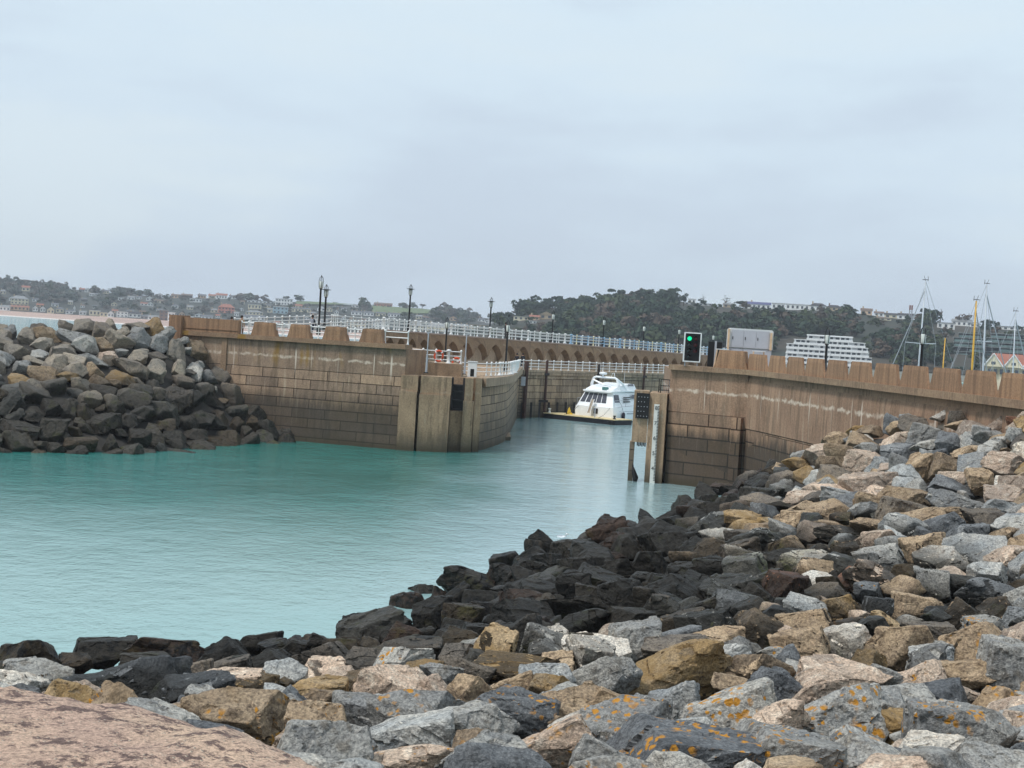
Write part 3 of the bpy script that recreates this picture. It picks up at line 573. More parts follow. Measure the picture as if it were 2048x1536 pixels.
def merlon(mb, a, b_, z0, z1, inset, depth, side):
    """trapezoid block between plan points a, b_, its outer face on the line a-b_, body towards side"""
    a, b_ = Vector(a), Vector(b_); t_ = (b_ - a).normalized(); n_ = Vector((-t_.y, t_.x, 0)) * side; L = (b_ - a).length
    prof = [(0, z0), (inset * .55, z0 + (z1 - z0) * .42), (inset * .9, z0 + (z1 - z0) * .8), (inset, z1 - .04), (inset + .05, z1)]
    left = [(p, z) for p, z in prof]; right = [(L - p, z) for p, z in prof][::-1]; out = left + right; n = len(out)
    v = [a + t_ * u + Vector((0, 0, z)) + n_ * (.03 if z > z1 - .01 else 0) for u, z in out] + [a + t_ * u + n_ * (depth - (.03 if z > z1 - .01 else 0)) + Vector((0, 0, z)) for u, z in out]
    f = [tuple(range(n)), tuple(range(n, 2 * n))[::-1]] + [(i, n + i, n + (i + 1) % n, (i + 1) % n) for i in range(n)]
    if side < 0: f = [q[::-1] for q in f]
    mb.add(v, [q[::-1] for q in f])
# ------------------------------------------------------------------ the wall across the water with the long parapet
FL, C1 = plan(344, 119.5), plan(815, 113.4)
def onL(px):           # point of the front line under photo column px
    lo, hi = 0., 1.
    for _ in range(40):
        m_ = (lo + hi) / 2
        if proj(FL.lerp(C1, m_) + Vector((0, 0, 8)))[0] < px: lo = m_
        else: hi = m_
    return FL.lerp(C1, lo)
tL = (C1 - FL).normalized(); nL = Vector((tL.y, -tL.x, 0))          # towards the camera
W1 = thing('merlon_wall', 'long stained masonry wall with four merlons, rising from the boulder breakwater', 'sea wall', FL)
mb = MB(); K1 = onL(452)
mb.wall([FL, K1, C1], [(.55, -5), (.30, 0), (.02, 5.55), (0, 5.6), (0, 7.72)], 1)
mb.build('wall_face', MW_L, W1)
mb = MB(); q0, q1 = FL - nL * 1.0, C1 - nL * 1.0
mb.prism([FL - nL * .05, C1 - nL * .05, C1 - nL * 5.5 - tL * .2, plan(800, 139), plan(760, 152), plan(640, 150), plan(420, 140), FL - nL * 9], -5, 7.7)
mb.build('wall_core', MW_C, W1)
mb = MB(); mb.prism([FL + nL * .30, C1 + nL * .30, C1 - nL * 1.3, FL - nL * 1.3], 7.72, 8.08); mb.build('coping', MW_CY, W1)
mb = MB(); a, b_ = onL(368), onL(478); mb.prism([a + nL * .2, b_ + nL * .2, b_ - nL * .55, a - nL * .55], 8.08, 9.16)
mb.prism([a + nL * .26, b_ + nL * .26, b_ - nL * .6, a - nL * .6], 8.3, 8.33); mb.build('parapet', MW_M, W1)
mb = MB(); a, b_ = onL(344), onL(368); mb.prism([a + nL * .55, b_ + nL * .55, b_ - nL * .9, a - nL * .9], -3, 9.28); mb.build('end_pilaster', MW_M, W1)
mb = MB(); a, b_ = onL(446), onL(456); mb.prism([a + nL * .12, b_ + nL * .12, b_ - nL * .5, a - nL * .5], 1, 7.7); mb.build('rib', MW_C, W1)
for p0, p1 in ((503.5, 552.5), (576, 621), (646, 694.5), (719.5, 768)):
    mb = MB(); merlon(mb, onL(p0) + nL * .2, onL(p1) + nL * .2, 8.08, 9.13, .26, .7, 1); mb.build('merlon', MW_M, W1)
# ------------------------------------------------------------------ pier head with the gate recess
PH = thing('pier_head', 'pale streaked concrete pier head with a rounded block-built end', 'pier', plan(860, 114))
def P_(px, Y): return plan(px, Y)
TOPH = 5.75
mb = MB(); mb.prism([P_(806.5, 112.9), P_(841.5, 112.9), P_(842, 115.5), P_(812, 115.5)], -5, 4.55); mb.prism([P_(808.5, 113.05), P_(842.5, 113.05), P_(842.5, 115.4), P_(813, 115.4)], 4.55, TOPH + .02); mb.build('pilaster', MW_P, PH)
mb = MB(); mb.prism([P_(846.5, 113.0), P_(908, 113.4), P_(909, 116), P_(847, 116)], -5, 4.4); mb.prism([P_(848, 113.2), P_(909.5, 113.6), P_(909.5, 116), P_(848, 116)], 4.4, TOPH + .03); mb.build('pilaster', MW_P, PH)
mb = MB(); mb.prism([P_(935, 114.6), P_(956, 115.0), P_(957, 117.6), P_(936, 117.4)], -5, 4.0); mb.prism([P_(937, 114.7), P_(953, 115.0), P_(953, 117.4), P_(937, 117.3)], 4.0, TOPH + .02); mb.build('pilaster', MW_P, PH)
mb = MB(); mb.prism([P_(957.5, 115.6), P_(970.5, 115.9), P_(970.5, 118), P_(957.5, 118)], -5, TOPH + .04); mb.build('pilaster', MW_P, PH)
arc = [P_(968, 117.2), P_(982, 119.6), P_(996, 122.4), P_(1009, 125.6), P_(1018, 128.6), P_(1022.5, 131.5), P_(1026, 136), P_(1030, 143), P_(1035, 152), P_(1041, 166)]
core = [P_(815, 115.6), P_(905, 116.2), P_(906, 117.8), P_(956, 117.9)] + arc + [P_(900, 170), P_(815, 135)]
mb = MB(); mb.wall(arc, [(.25, -5), (.15, 0), (0, 4.95), (0, 5.1)], 1); mb.build('round_end', MW_T, PH, smooth=False)
mb = MB(); nn = []
big_arc = [p + (Vector((.42, -.34, 0)) if i < 6 else Vector((.5, -.05, 0))) for i, p in enumerate(arc)]
mb.prism([P_(971, 117.2)] + big_arc + [P_(1000, 166), P_(985, 140)], 5.1, 5.78); mb.build('coping', MW_T, PH)
mb = MB(); mb.prism([Vector((p.x, p.y, 0)) for p in core], -5, 5.70); mb.build('pier_core', MW_P, PH)
mb = MB(); mb.prism([P_(823, 117.4), P_(927, 118.6), P_(932, 124), P_(826, 124)], 5.7, 6.72); mb.build('upper_block', MW_P, PH)
mb = MB()                                                                      # dark steel guides in the recess
gx0, gx1 = P_(911.5, 115.2), P_(934, 115.2)
for k in range(2): mb.box((gx0, gx1)[k].x - .06, (gx0, gx1)[k].x + .08, 115.0, 115.5, 3.2, 5.75)
for z in (3.2, 3.9, 4.6, 5.1): mb.box(gx0.x, gx1.x, 115.05, 115.45, z, z + .12)
mb.box(gx0.x + .05, gx1.x - .05, 115.5, 115.56, 3.25, 5.1); mb.build('gate_guide', DARKM, PH)
mb = MB(); mb.prism([P_(909.5, 114.9), P_(935, 115.1), P_(935, 116.5), P_(909.5, 116.5)], -5, 3.15); mb.build('recess_base', MW_P, PH)
mb = MB(); mb.prism([P_(1020, 130), P_(1034, 130.5), P_(1032, 136), P_(1025, 136)], -1, .34); mb.build('base_step', MW_T, PH)
# ------------------------------------------------------------------ inner quay
QP = [P_(1041, 165.5), P_(1048, 167), P_(1090, 170.5), P_(1150, 175.5), P_(1220, 182), P_(1300, 190), P_(1380, 200), P_(1480, 216)]
QW = thing('quay_wall', 'stained block quay wall behind the white motor yacht', 'quay wall', QP[0])
mb = MB(); mb.wall(QP, [(.15, -5), (0, 4.75), (0, 4.9)], 1); mb.build('wall_face', MW_Q, QW)
AR = [P_(770, 151), P_(846, 160), P_(950, 168.5), P_(1068, 178), P_(1160, 185.5), P_(1250, 194), P_(1352, 206), P_(1440, 219), P_(1540, 238)]
mb = MB(); mb.prism([p + Vector((.3, -.35, 0)) for p in QP] + AR[::-1][:7] + [P_(985, 166)], 4.9, 5.46); mb.build('coping', MW_Q, QW)
mb = MB()
fpx = [1032.5, 1046, 1064, 1081, 1099, 1116, 1133, 1150, 1180, 1210, 1240, 1268]
def onP(PL, px, z=3.):
    for i in range(len(PL) - 1):
        xa, xb = proj(PL[i] + Vector((0, 0, z)))[0], proj(PL[i + 1] + Vector((0, 0, z)))[0]
        if xa <= px <= xb: return PL[i].lerp(PL[i + 1], (px - xa) / (xb - xa))
    return PL[0] if px < proj(PL[0])[0] else PL[-1]
for px in fpx[1:]:
    p = onP(QP, px); mb = MB(); mb.box(p.x - .12, p.x + .12, p.y - .32, p.y - .06, -1, 1.75); mb.build('fender_timber', DARKM, QW)
# mooring piles
for px, yt, col, label in ((1053, 724, RUST, 'tall rust brown mooring pile beside the round pier head'), (1093, 722, RUST, 'slim brown mooring pile rising at the far end of the pontoon'),
                           (1196, 730, DARKM, 'dark mooring pile standing behind the radar arch of the yacht'), (1287, 735, RUST, 'brown mooring pile between the yacht bow and the dotted black panel')):
    p = onP(QP, px, 4); p = p + Vector((-.1, -1.0, 0)); zt = zat(px, yt, p.y); r_ = .24 if px == 1053 else .15
    th = thing('mooring_pile', label, 'pile', p, 'mooring piles along the quay')
    mb = MB(); mb.tube([p + Vector((0, 0, -3)), p + Vector((0, 0, zt))], r_, 8); mb.lathe([(r_, 0), (r_ * 1.1, .02), (r_ * .5, .12)], 8, (p.x, p.y, zt)); mb.build('shaft', col, th)
    if px != 1053:
        for z in ((5.0, 1.9) if px == 1093 else (5.0,)):
            mb = MB(); mb.box(p.x - .9, p.x + .35, p.y - .22, p.y + 1.0, z - .12, z + .14); mb.build('bracket', DARKM, th)
# ------------------------------------------------------------------ promenade on its arcade
def deckz(p): return float(np.interp(p.y, [150, 160, 178, 206, 238], [8.95, 8.85, 8.58, 8.06, 7.7]))
AW = thing('arcade_wall', 'brown arcaded promenade wall with pointed niches behind the lower quay', 'promenade wall', AR[0])
def resample(PL, step):
    out, acc = [PL[0].copy()], 0.
    L = [0.]
    for i in range(1, len(PL)): L.append(L[-1] + (PL[i] - PL[i - 1]).length)
    n = int(L[-1] / step)
    for k in range(1, n + 1):
        s_ = k * step; j = max(i for i in range(len(L)) if L[i] <= s_ + 1e-6); j = min(j, len(PL) - 2); out.append(PL[j].lerp(PL[j + 1], (s_ - L[j]) / (L[j + 1] - L[j])))
    return out
BAY = resample(AR, 2.8); nb_ = len(BAY) - 1
back = []
for i, p in enumerate(BAY):
    t_ = (BAY[min(i + 1, nb_)] - BAY[max(i - 1, 0)]).normalized(); back.append(p + Vector((-t_.y, t_.x, 0)) * .75)
fr, bk, cb, dk = MB(), MB(), MB(), MB()
for i in range(nb_):
    a, b_, A2, B2 = BAY[i], BAY[i + 1], back[i], back[i + 1]; zt = deckz((a + b_) / 2); za, zb = deckz(a), deckz(b_)
    sp, apx = zt - 1.95, zt - .62; n = 10; hw = .5; pier = .035
    arch = []
    for k in range(n + 1):                                   # pointed-round arch head
        u = k / n; x = pier + (1 - 2 * pier) * u; arch.append((x, sp + (apx - sp) * (1 - abs(2 * u - 1) ** 1.55) ** .72))
    def pt(u, z, d): q = a.lerp(b_, u).lerp(A2.lerp(B2, u), d); return Vector((q.x, q.y, z))
    top = [(x, za + (zb - za) * x) for x, _ in arch]
    v = [pt(0, sp, 0), pt(0, za, 0)] + [pt(x, z, 0) for x, z in arch] + [pt(x, z, 0) for x, z in top] + [pt(1, sp, 0), pt(1, zb, 0)]
    m1 = 2; m2 = 2 + n + 1; e = 2 + 2 * (n + 1)
    f = [(0, m1, m2, 1)] + [(m1 + k, m1 + k + 1, m2 + k + 1, m2 + k) for k in range(n)] + [(m1 + n, e, e + 1, m2 + n)]
    L0 = i * 2.8
    fr.add(v, f, [[(L0 + 2.8 * (v[j] - v[0]).length / 2.9, v[j].z) for j in q] for q in f])
    v = [pt(x, z, 0) for x, z in arch] + [pt(x, z - .35, 1) for x, z in arch]
    fr.add(v, [(k + 1, k, n + 1 + k, n + 2 + k) for k in range(n)])
    bk.add([pt(0, 5.3, 1), pt(1, 5.3, 1), pt(1, zb - .3, 1), pt(0, za - .3, 1)], [(0, 1, 2, 3)])
    # corbel under the springing
    v = [pt(-pier, sp, 0), pt(pier, sp, 0), pt(pier * 2, sp, 1), pt(-pier * 2, sp, 1), pt(-pier, sp - .55, .8), pt(pier, sp - .55, .8), pt(pier, sp - .55, 1), pt(-pier, sp - .55, 1)]
    if i: cb.add(v, [(0, 1, 5, 4), (1, 2, 6, 5), (3, 0, 4, 7), (4, 5, 6, 7), (0, 3, 2, 1)])
    v = [pt(0, za, -.12), pt(1, zb, -.12), pt(1, zb + .14, -.12), pt(0, za + .14, -.12), pt(0, za + .14, 6), pt(1, zb + .14, 6), pt(0, za, 1), pt(1, zb, 1)]
    dk.add(v, [(0, 1, 2, 3), (3, 2, 5, 4), (1, 0, 6, 7)])
fr.build('arcade', MW_C, AW); bk.build('niche_wall', wall_mat('lit_niche_concrete', lin(192, 170, 148), lin(176, 154, 132), .3, course=0, top=99, tide=(-3, -2), line=99, lines=0), AW); cb.build('corbel', MW_C, AW); dk.build('deck', DECKM, AW)  # niche wall made paler: the daylight on it is put into its colour
mb = MB()                                                    # pilaster strips between the niches
for i in range(1, nb_): pass
# ------------------------------------------------------------------ wall on the near side of the mouth
iy = np.polyfit([1505, 1652, 2048], [1 / 96.2, 1 / 83.2, 1 / 58.9], 2)
def wallR(px): return plan(px, 1 / np.polyval(iy, px))
RA, RB = plan(1345, 99.3), plan(1500, 96.3)
RC = [RB] + [wallR(px) for px in (1540, 1580, 1625, 1680, 1740, 1810, 1890, 1970, 2048, 2140, 2260, 2400, 2560)]
W2 = thing('sea_wall', 'curving brown sea wall crowned with a row of merlons above the rocky bank', 'sea wall', RB)
cove = [(.30 * (1 - math.sin(math.pi / 2 * k / 7)) ** 1.3, 7.66 - 1.15 * (1 - math.cos(math.pi / 2 * k / 7))) for k in range(8)]
prof = [(.40, -4), (.06, 4.12), (.06, 4.16), (0, 4.2), (0, 6.5)] + [(o, z) for o, z in cove[::-1] if z > 6.52] + [(.30, 7.68)]
mb = MB(); mb.wall(RC, prof, -1); mb.build('wall_face', MW_R, W2)
mb = MB(); mb.wall([RA, RB], [(.30, -4), (0, 4.9), (0, 7.68)], -1); mb.build('wall_return', MW_A, W2)
dA = (RB - RA).normalized()
back_pts = [p + Vector((4.5, 1.5, 0)) for p in RC]
mb = MB(); mb.prism([RA + Vector((.06, .06, 0)), RB + Vector((.1, .1, 0))] + [p + Vector((.06, .02, 0)) for p in RC[1:]] + [back_pts[-1]] + back_pts[::-1][1:-1] + [RB + Vector((6, 8, 0)), RA + Vector((5, 22, 0)), RA + Vector((1.2, 16, 0))], -4, 7.66); mb.build('wall_core', MW_A, W2)
def offs(PL, o):
    out = []
    for i, p in enumerate(PL):
        t_ = (PL[min(i + 1, len(PL) - 1)] - PL[max(i - 1, 0)]).normalized(); out.append(p + Vector((t_.y, -t_.x, 0)) * -o * -1)
    return out
full = [RA] + RC
oF, oB = [], []
for i, p in enumerate(full):
    t_ = (full[min(i + 1, len(full) - 1)] - full[max(i - 1, 0)]).normalized(); n_ = Vector((t_.y, -t_.x, 0))   # right of travel = towards camera/left? fixed below
    if n_.y > 0 and i < 2: n_ = -n_
    if n_.x > 0 and i >= 2: n_ = -n_
    oF.append(p + n_ * .36); oB.append(p - n_ * 1.2)
for i in range(len(full) - 1):
    pass
mb = MB(); mb.prism(oF + oB[::-1], 7.68, 8.02); mb.build('coping', MW_C, W2)
notch = [1433, 1500, 1542, 1578, 1616, 1658, 1704, 1753, 1808, 1868, 1933, 2005, 2086, 2175, 2272, 2376, 2490]
def onR(px): return RA.lerp(RB, (px - 1345) / 155.) if px <= 1500 else wallR(px)
for i in range(len(notch) - 1):
    a, b_ = onR(notch[i] + .5), onR(notch[i + 1] - .5)
    t_ = (b_ - a).normalized(); n_ = Vector((-t_.y, t_.x, 0)); n_ = n_ if n_.dot(Vector((1, .6, 0))) > 0 else -n_
    sd = 1 if Vector((-t_.y, t_.x, 0)).dot(n_) > 0 else -1
    L = (b_ - a).length
    mb = MB(); a2, b2 = a - n_ * .18, b_ - n_ * .18
    merlon(mb, a2, b2, 8.02, 9.06 if i else 9.2, min(.44, L * .13), .6 if i == 0 else .14, sd); mb.build('merlon', MW_M, W2)
# corner rib where the wall turns
mb = MB(); a = RA.lerp(RB, .86); nA = Vector((dA.y, -dA.x, 0)); mb.prism([a + nA * .42, RB - dA * .12 + nA * .42, RB - dA * .1 - nA * .3, a - nA * .3], -3, 4.85); mb.build('corner_rib', MW_A, W2)
# ------------------------------------------------------------------ gauge pier
GP = thing('gauge_pier', 'weathered concrete pier on a leg carrying the tide board', 'pier', plan(1310, 99.5))
mb = MB(); mb.prism([plan(1306, 99.2), plan(1341, 98.9), plan(1345, 100.6), plan(1345, 104), plan(1312, 104)], -4, 6.02); mb.build('column', MW_P, GP)
mb = MB(); mb.prism([plan(1275.5, 99.4), plan(1305.5, 99.25), plan(1305.5, 101.6), plan(1277, 101.8)], 2.66, 6.12); mb.build('hung_block', MW_P, GP)
mb = MB(); mb.prism([plan(1272.5, 99.6), plan(1282.5, 99.6), plan(1282.5, 100.6), plan(1272.5, 100.6)], -4, 2.66); mb.build('leg', MW_T, GP)
mb = MB()
for k in range(6): p = plan(1288 + k * 3.1, 99.4); mb.box(p.x - .035, p.x + .035, 99.45, 99.6, 2.42 - .05 * (k % 2), 2.66)
mb.build('rebar_stub', DARKM, GP)
pn = thing('dotted_panel', 'black board with rows of pale studs on the gauge pier', 'panel', plan(1294, 99.1))
mb = MB(); a, b_ = plan(1280.5, 99.15), plan(1306.5, 99.0); mb.prism([a, b_, b_ + Vector((0, .14, 0)), a + Vector((0, .14, 0))], 4.28, 5.98); mb.build('board', BLACK, pn)
for r_ in range(5):
    for c_ in range(4 if r_ not in (1, 3) else 3):
        mb = MB(); q = a.lerp(b_, (.16 + c_ * .23)); z = 5.72 - r_ * .32; mb.lathe([(.03, 0), (.03, .02), (.012, .03)], 6, (0, 0, 0))
        mb.V = [(q.x + x, q.y - zz - .01, z + y) for x, y, zz in mb.V]; mb.F = [f[::-1] for f in mb.F]; mb.build('stud', GREYP, pn)
tg = thing('tide_gauge', 'white tide board numbered 8 down to 4 on the concrete pier', 'tide gauge', plan(1323, 98.9))
GY = 98.78
def gz(py): return zat(1322, py, GY)
mb = MB(); g0, g1 = at(1332, 813, GY), at(1318, 968, GY); xg = plan(1322, GY).x
mb.box(xg - .17, xg + .17, GY, GY + .06, -1.5, gz(809)); mb.build('board', M_simple('gauge_white', lin(232, 230, 222), .5, .06, 3), tg)
def text_mesh(s, size, loc, m, parent, name, rx=math.pi / 2):
    cu = bpy.data.curves.new(name, 'FONT'); cu.body = s; cu.size = size; cu.extrude = .004; cu.align_x = 'CENTER'; cu.align_y = 'CENTER'
    o = bpy.data.objects.new('tmp', cu); COL.objects.link(o)
    me = bpy.data.meshes.new_from_object(o.evaluated_get(bpy.context.evaluated_depsgraph_get())); bpy.data.objects.remove(o); bpy.data.curves.remove(cu)
    me.name = name; me.materials.clear(); me.materials.append(m)
    q = bpy.data.objects.new(name, me); COL.objects.link(q); q.rotation_euler = (rx, 0, 0); q.parent = parent; q.location = Vector(loc) - WORLD[parent.name]; return q
z8 = gz(817); zs = (z8 - gz(938)) / 4
for k, d_ in enumerate('87654'): text_mesh(d_, .36, (xg - .03, GY - .012, z8 - k * zs), BLACK, tg, 'numeral')
mb = MB()
for k in range(0, 54):
    z = z8 + .1 - k * zs / 10; 
    if z > .1: mb.box(xg + .07, xg + .17, GY - .012, GY - .002, z, z + zs / 20)
mb.build('tick_marks', BLACK, tg)
cg = thing('mesh_cage', 'small grey mesh cage on top of the gauge pier', 'cage', plan(1333, 101))
p0, p1 = plan(1327, 100.2), plan(1344, 101.4); mb = MB()
for x in (p0.x, p1.x):
    for y in (100.2, 101.4): mb.box(x - .03, x + .03, y - .03, y + .03, 6.02, 6.95)
for z in (6.2, 6.5, 6.92):
    mb.box(p0.x, p1.x, 100.17, 100.2, z, z + .03); mb.box(p0.x, p1.x, 101.4, 101.43, z, z + .03)
mb.build('frame', DARKM, cg); mb = MB()
for k in range(7): x = p0.x + (p1.x - p0.x) * k / 6; mb.box(x - .008, x + .008, 100.18, 100.2, 6.05, 6.9)
mb.build('grille', GREYP, cg)
sw = MB(); b0 = plan(1285, 99.4); 
sw.tube([(b0.x - .1, 99.4, .95), (b0.x - .02, 99.38, .6), (b0.x + .12, 99.4, .25), (b0.x + .05, 99.4, -.3)], [.07, .16, .2, .1], 7); sw.tube([(b0.x - .1, 99.4, .95), (b0.x - .12, 99.4, 1.25)], [.06, .03], 5)
tag(sw.build('seaweed_clump', BLACK, origin=(b0.x, 99.4, 0), smooth=True), 'black clump of seaweed hanging beside the thin pier leg', 'seaweed')
# ------------------------------------------------------------------ railings
def post_mesh(h, r):
    mb = MB(); mb.lathe([(r * 2.2, 0), (r * 2.2, .05), (r * 1.3, .12), (r, .3), (r, h - .1), (r * 1.6, h - .06), (r * 1.9, h), (r * 1.3, h + .07), (.01, h + .1)], 7)
    return mb
POSTM = {}
BLUEP = M_simple('pale_blue_tint', lin(150, 186, 214), .5, .08, 2); CREAM = M_simple('cream_tint', lin(236, 224, 180), .5, .06, 2)  # tints cycled post by post along the far railing
def railing(label, pts, step, h=1.1, r=.035, rails=(.35, .7, 1.04), rr_=.028, mats=(None,), cat='railing', group=None, big_every=0):
    pts = [Vector(p) for p in pts]
    th = thing('railing', label, cat, pts[0], group)
    L = [0.]
    for i in range(1, len(pts)): L.append(L[-1] + (pts[i] - pts[i - 1]).length)
    n = max(1, round(L[-1] / step)); src = {}
    for k in range(n + 1):
        s_ = L[-1] * k / n; j = min(max(i for i in range(len(L)) if L[i] <= s_ + 1e-6), len(pts) - 2)
        p = pts[j].lerp(pts[j + 1], (s_ - L[j]) / (L[j + 1] - L[j])); m = mats[k % len(mats)] or WHITE
        big_ = big_every and k % big_every == 0
        key = (m.name, h, r, bool(big_))
        if key not in src:
            o = post_mesh(h, r * (2.2 if big_ else 1)).build('post', m, th, origin=(0, 0, 0), smooth=True); src[key] = o
        else: o = copy_obj(src[key], th)
        o.location = p - pts[0]
    for z in rails:
        mb = MB(); mb.tube([p + Vector((0, 0, z)) for p in pts], rr_, 5); mb.build('rail', mats[0] or WHITE, th)
    return th
def gp(px, Y, z): p = plan(px, Y); return Vector((p.x, p.y, z))
# short rails in the gaps of the long wall
for (p0, p1, lab) in ((478, 506, 'white rail closing the gap between long parapet and first merlon'), (548, 578, 'white rail closing the gap between first and second merlon'),
                      (617, 648, 'white rail closing the gap between second and third merlon'), (690, 722, 'white rail closing the gap between third and fourth merlon'),
                      (766, 812, 'white rail from the fourth merlon to the end of the wall')):
    a, b_ = onL(p0) - nL * .35, onL(p1) - nL * .35
    a.z = b_.z = 8.08; railing(lab, [a, b_], (b_ - a).length * (1 if p0 == 766 else .5), 1.0, .045, (.5, .93), .04, group='short white rails between the merlons')
def yb(px): return float(np.interp(px, [470, 560, 663, 720], [127, 133, 141, 147]))
R1 = [gp(px, yb(px), z) for px, z in ((470, 8.15), (530, 8.4), (600, 8.72), (663, 9.0))]
railing('white railing climbing the ramp behind the merlons to the two near lamp posts', R1, 1.15, 1.15, .05, (.4, .78, 1.1), .035)
R1b = [gp(px, Y, z) for px, Y, z in ((500, 124.5, 8.0), (560, 126, 8.05), (620, 128.5, 8.2), (690, 133, 8.5), (770, 150.5, 8.97))]
railing('white railing on the near side of the ramp, behind the middle merlons', R1b, 1.5, 1.1, .045, (.4, .75, 1.05), .035)
RP = []
for i, p in enumerate(BAY):
    if i % 2 == 0 or i == nb_: q = p + (back[i] - p) * .2; RP.append(Vector((q.x, q.y, deckz(p) + .14)))
half = len(RP) // 2 - 2
railing('white railing along the top of the arcade, nearer half by the long wall', RP[:half + 1], 1.25, 1.15, .05, (.4, .78, 1.1), .032, big_every=6)
railing('blue and cream banded railing along the far half of the arcade top', RP[half:], 1.25, 1.15, .055, (.4, .78, 1.1), .035, mats=(BLUEP, CREAM, WHITE), big_every=9)
RB_ = []
for i, p in enumerate(BAY):
    if i % 3 == 0: q = p + (back[i] - p) / .75 * 5.4; RB_.append(Vector((q.x, q.y, deckz(p) + .14)))
railing('white railing on the seaward side of the promenade above the arcade', [gp(663, 147, 9.0)] + RB_, 1.9, 1.15, .05, (.4, .78, 1.1), .032)
# pier head and quay rails
railing('white railing on the raised block of the pier head with two lifebuoys', [gp(823, 117.8, 6.72), gp(880, 118.3, 6.72), gp(925, 119, 6.72)], .95, 1.05, .05, (.3, .62, .98), .04, big_every=3)
railing('white railing round the rounded pier head, ending at its corner', [gp(921, 122, 5.78), gp(950, 122.2, 5.78), gp(975, 122.4, 5.78), gp(1003, 126.2, 5.78), gp(1024, 131, 5.78), gp(1034, 138, 5.78), gp(1039, 150, 5.6), gp(1041, 163, 5.46)], 1.3, 1.1, .05, (.36, .7, 1.03), .036, big_every=5)
railing('long white railing on the edge of the lower quay above the yacht', [Vector((p.x + .15, p.y + .35, 5.46)) for p in QP[:-1]], 1.55, 1.1, .05, (.36, .72, 1.05), .036)
# ------------------------------------------------------------------ lamps
GLASS = M_simple('lamp_glass', lin(206, 212, 206), .25, .05, 4)
def lamp(px, Y, z0, ytop, label, ring=True, big=1.):
    p = gp(px, Y, z0); h = zat(px, ytop, Y) - z0
    th = thing('street_lamp', label, 'street lamp', p, 'black lamp posts with glass lanterns')
    hl = h - 1.15 * big; r_ = .085
    mb = MB(); mb.lathe([(r_ * 2.2, 0), (r_ * 2.2, .5), (r_ * 1.5, .7), (r_ * 1.1, 1.0), (r_, hl - .1), (r_ * 1.6, hl - .05), (r_ * 1.6, hl)], 8); mb.build('post', BLACKP, th, origin=(0, 0, 0), smooth=True)
    mb = MB(); mb.lathe([(.13 * big, hl), (.17 * big, hl + .08), (.19 * big, hl + .55 * big), (.15 * big, hl + .6 * big)], 8); mb.build('lantern', GLASS, th, origin=(0, 0, 0), smooth=True)
    mb = MB(); z = hl + .6 * big
    if ring: mb.lathe([(.2 * big, z), (.46 * big, z + .02), (.46 * big, z + .05), (.12, z + .1)], 12)
    for k in range(4):
        a = k * math.pi / 2 + .4; mb.tube([(.17 * big * math.cos(a), .17 * big * math.sin(a), hl + .04), (.2 * big * math.cos(a), .2 * big * math.sin(a), z), (.16 * big * math.cos(a), .16 * big * math.sin(a), z + .3 * big), (0, 0, z + .5 * big)], .022 * big, 4)
    mb.lathe([(.03, z + .45 * big), (.05, z + .5 * big), (.01, z + .55 * big)], 6); mb.build('lantern_cage', BLACKP, th, origin=(0, 0, 0))
    return th
lamp(638, 129, 8.3, 550, 'tall black lamp post without a disc, taller of the close pair', False)
lamp(649, 135, 8.6, 568, 'black lamp post with a flat disc, lower of the close pair')
lamp(817, 158, 9.0, 568, 'black lamp post on the promenade, next after the close pair')
lamp(979, 172, 8.8, 594, 'black lamp post on the promenade above the white control box')
lamp(1104, 184, 8.6, 620, 'slim lamp post against the wooded hill, above the pontoon', False)
lamp(1206, 192, 8.4, 632, 'slim lamp post against the wooded hill, directly above the yacht radar arch', False)
lamp(1286.5, 199, 8.25, 645, 'slim lamp post against the wooded hill, above the dotted black panel', False)
lamp(1357, 209, 8.1, 652, 'slim lamp post close beside the green traffic signal', False)
lamp(1425.5, 219, 8.0, 664, 'distant thin lamp post between traffic signal and grey cabinets', False)
lamp(893.5, 150, 5.46, 634, 'lower quay lamp post behind the lifebuoys on the pier head', False)
lamp(1015, 140, 5.7, 639, 'thick black lamp post standing on the rounded pier head', False)
lamp(1652.5, 101, 7.66, 654, 'lamp post with square glass lantern before the white apartment block', False, 1.0)
lamp(1843, 86, 7.66, 650, 'lamp post with square glass lantern beside the leaning grey mast', False, .95)
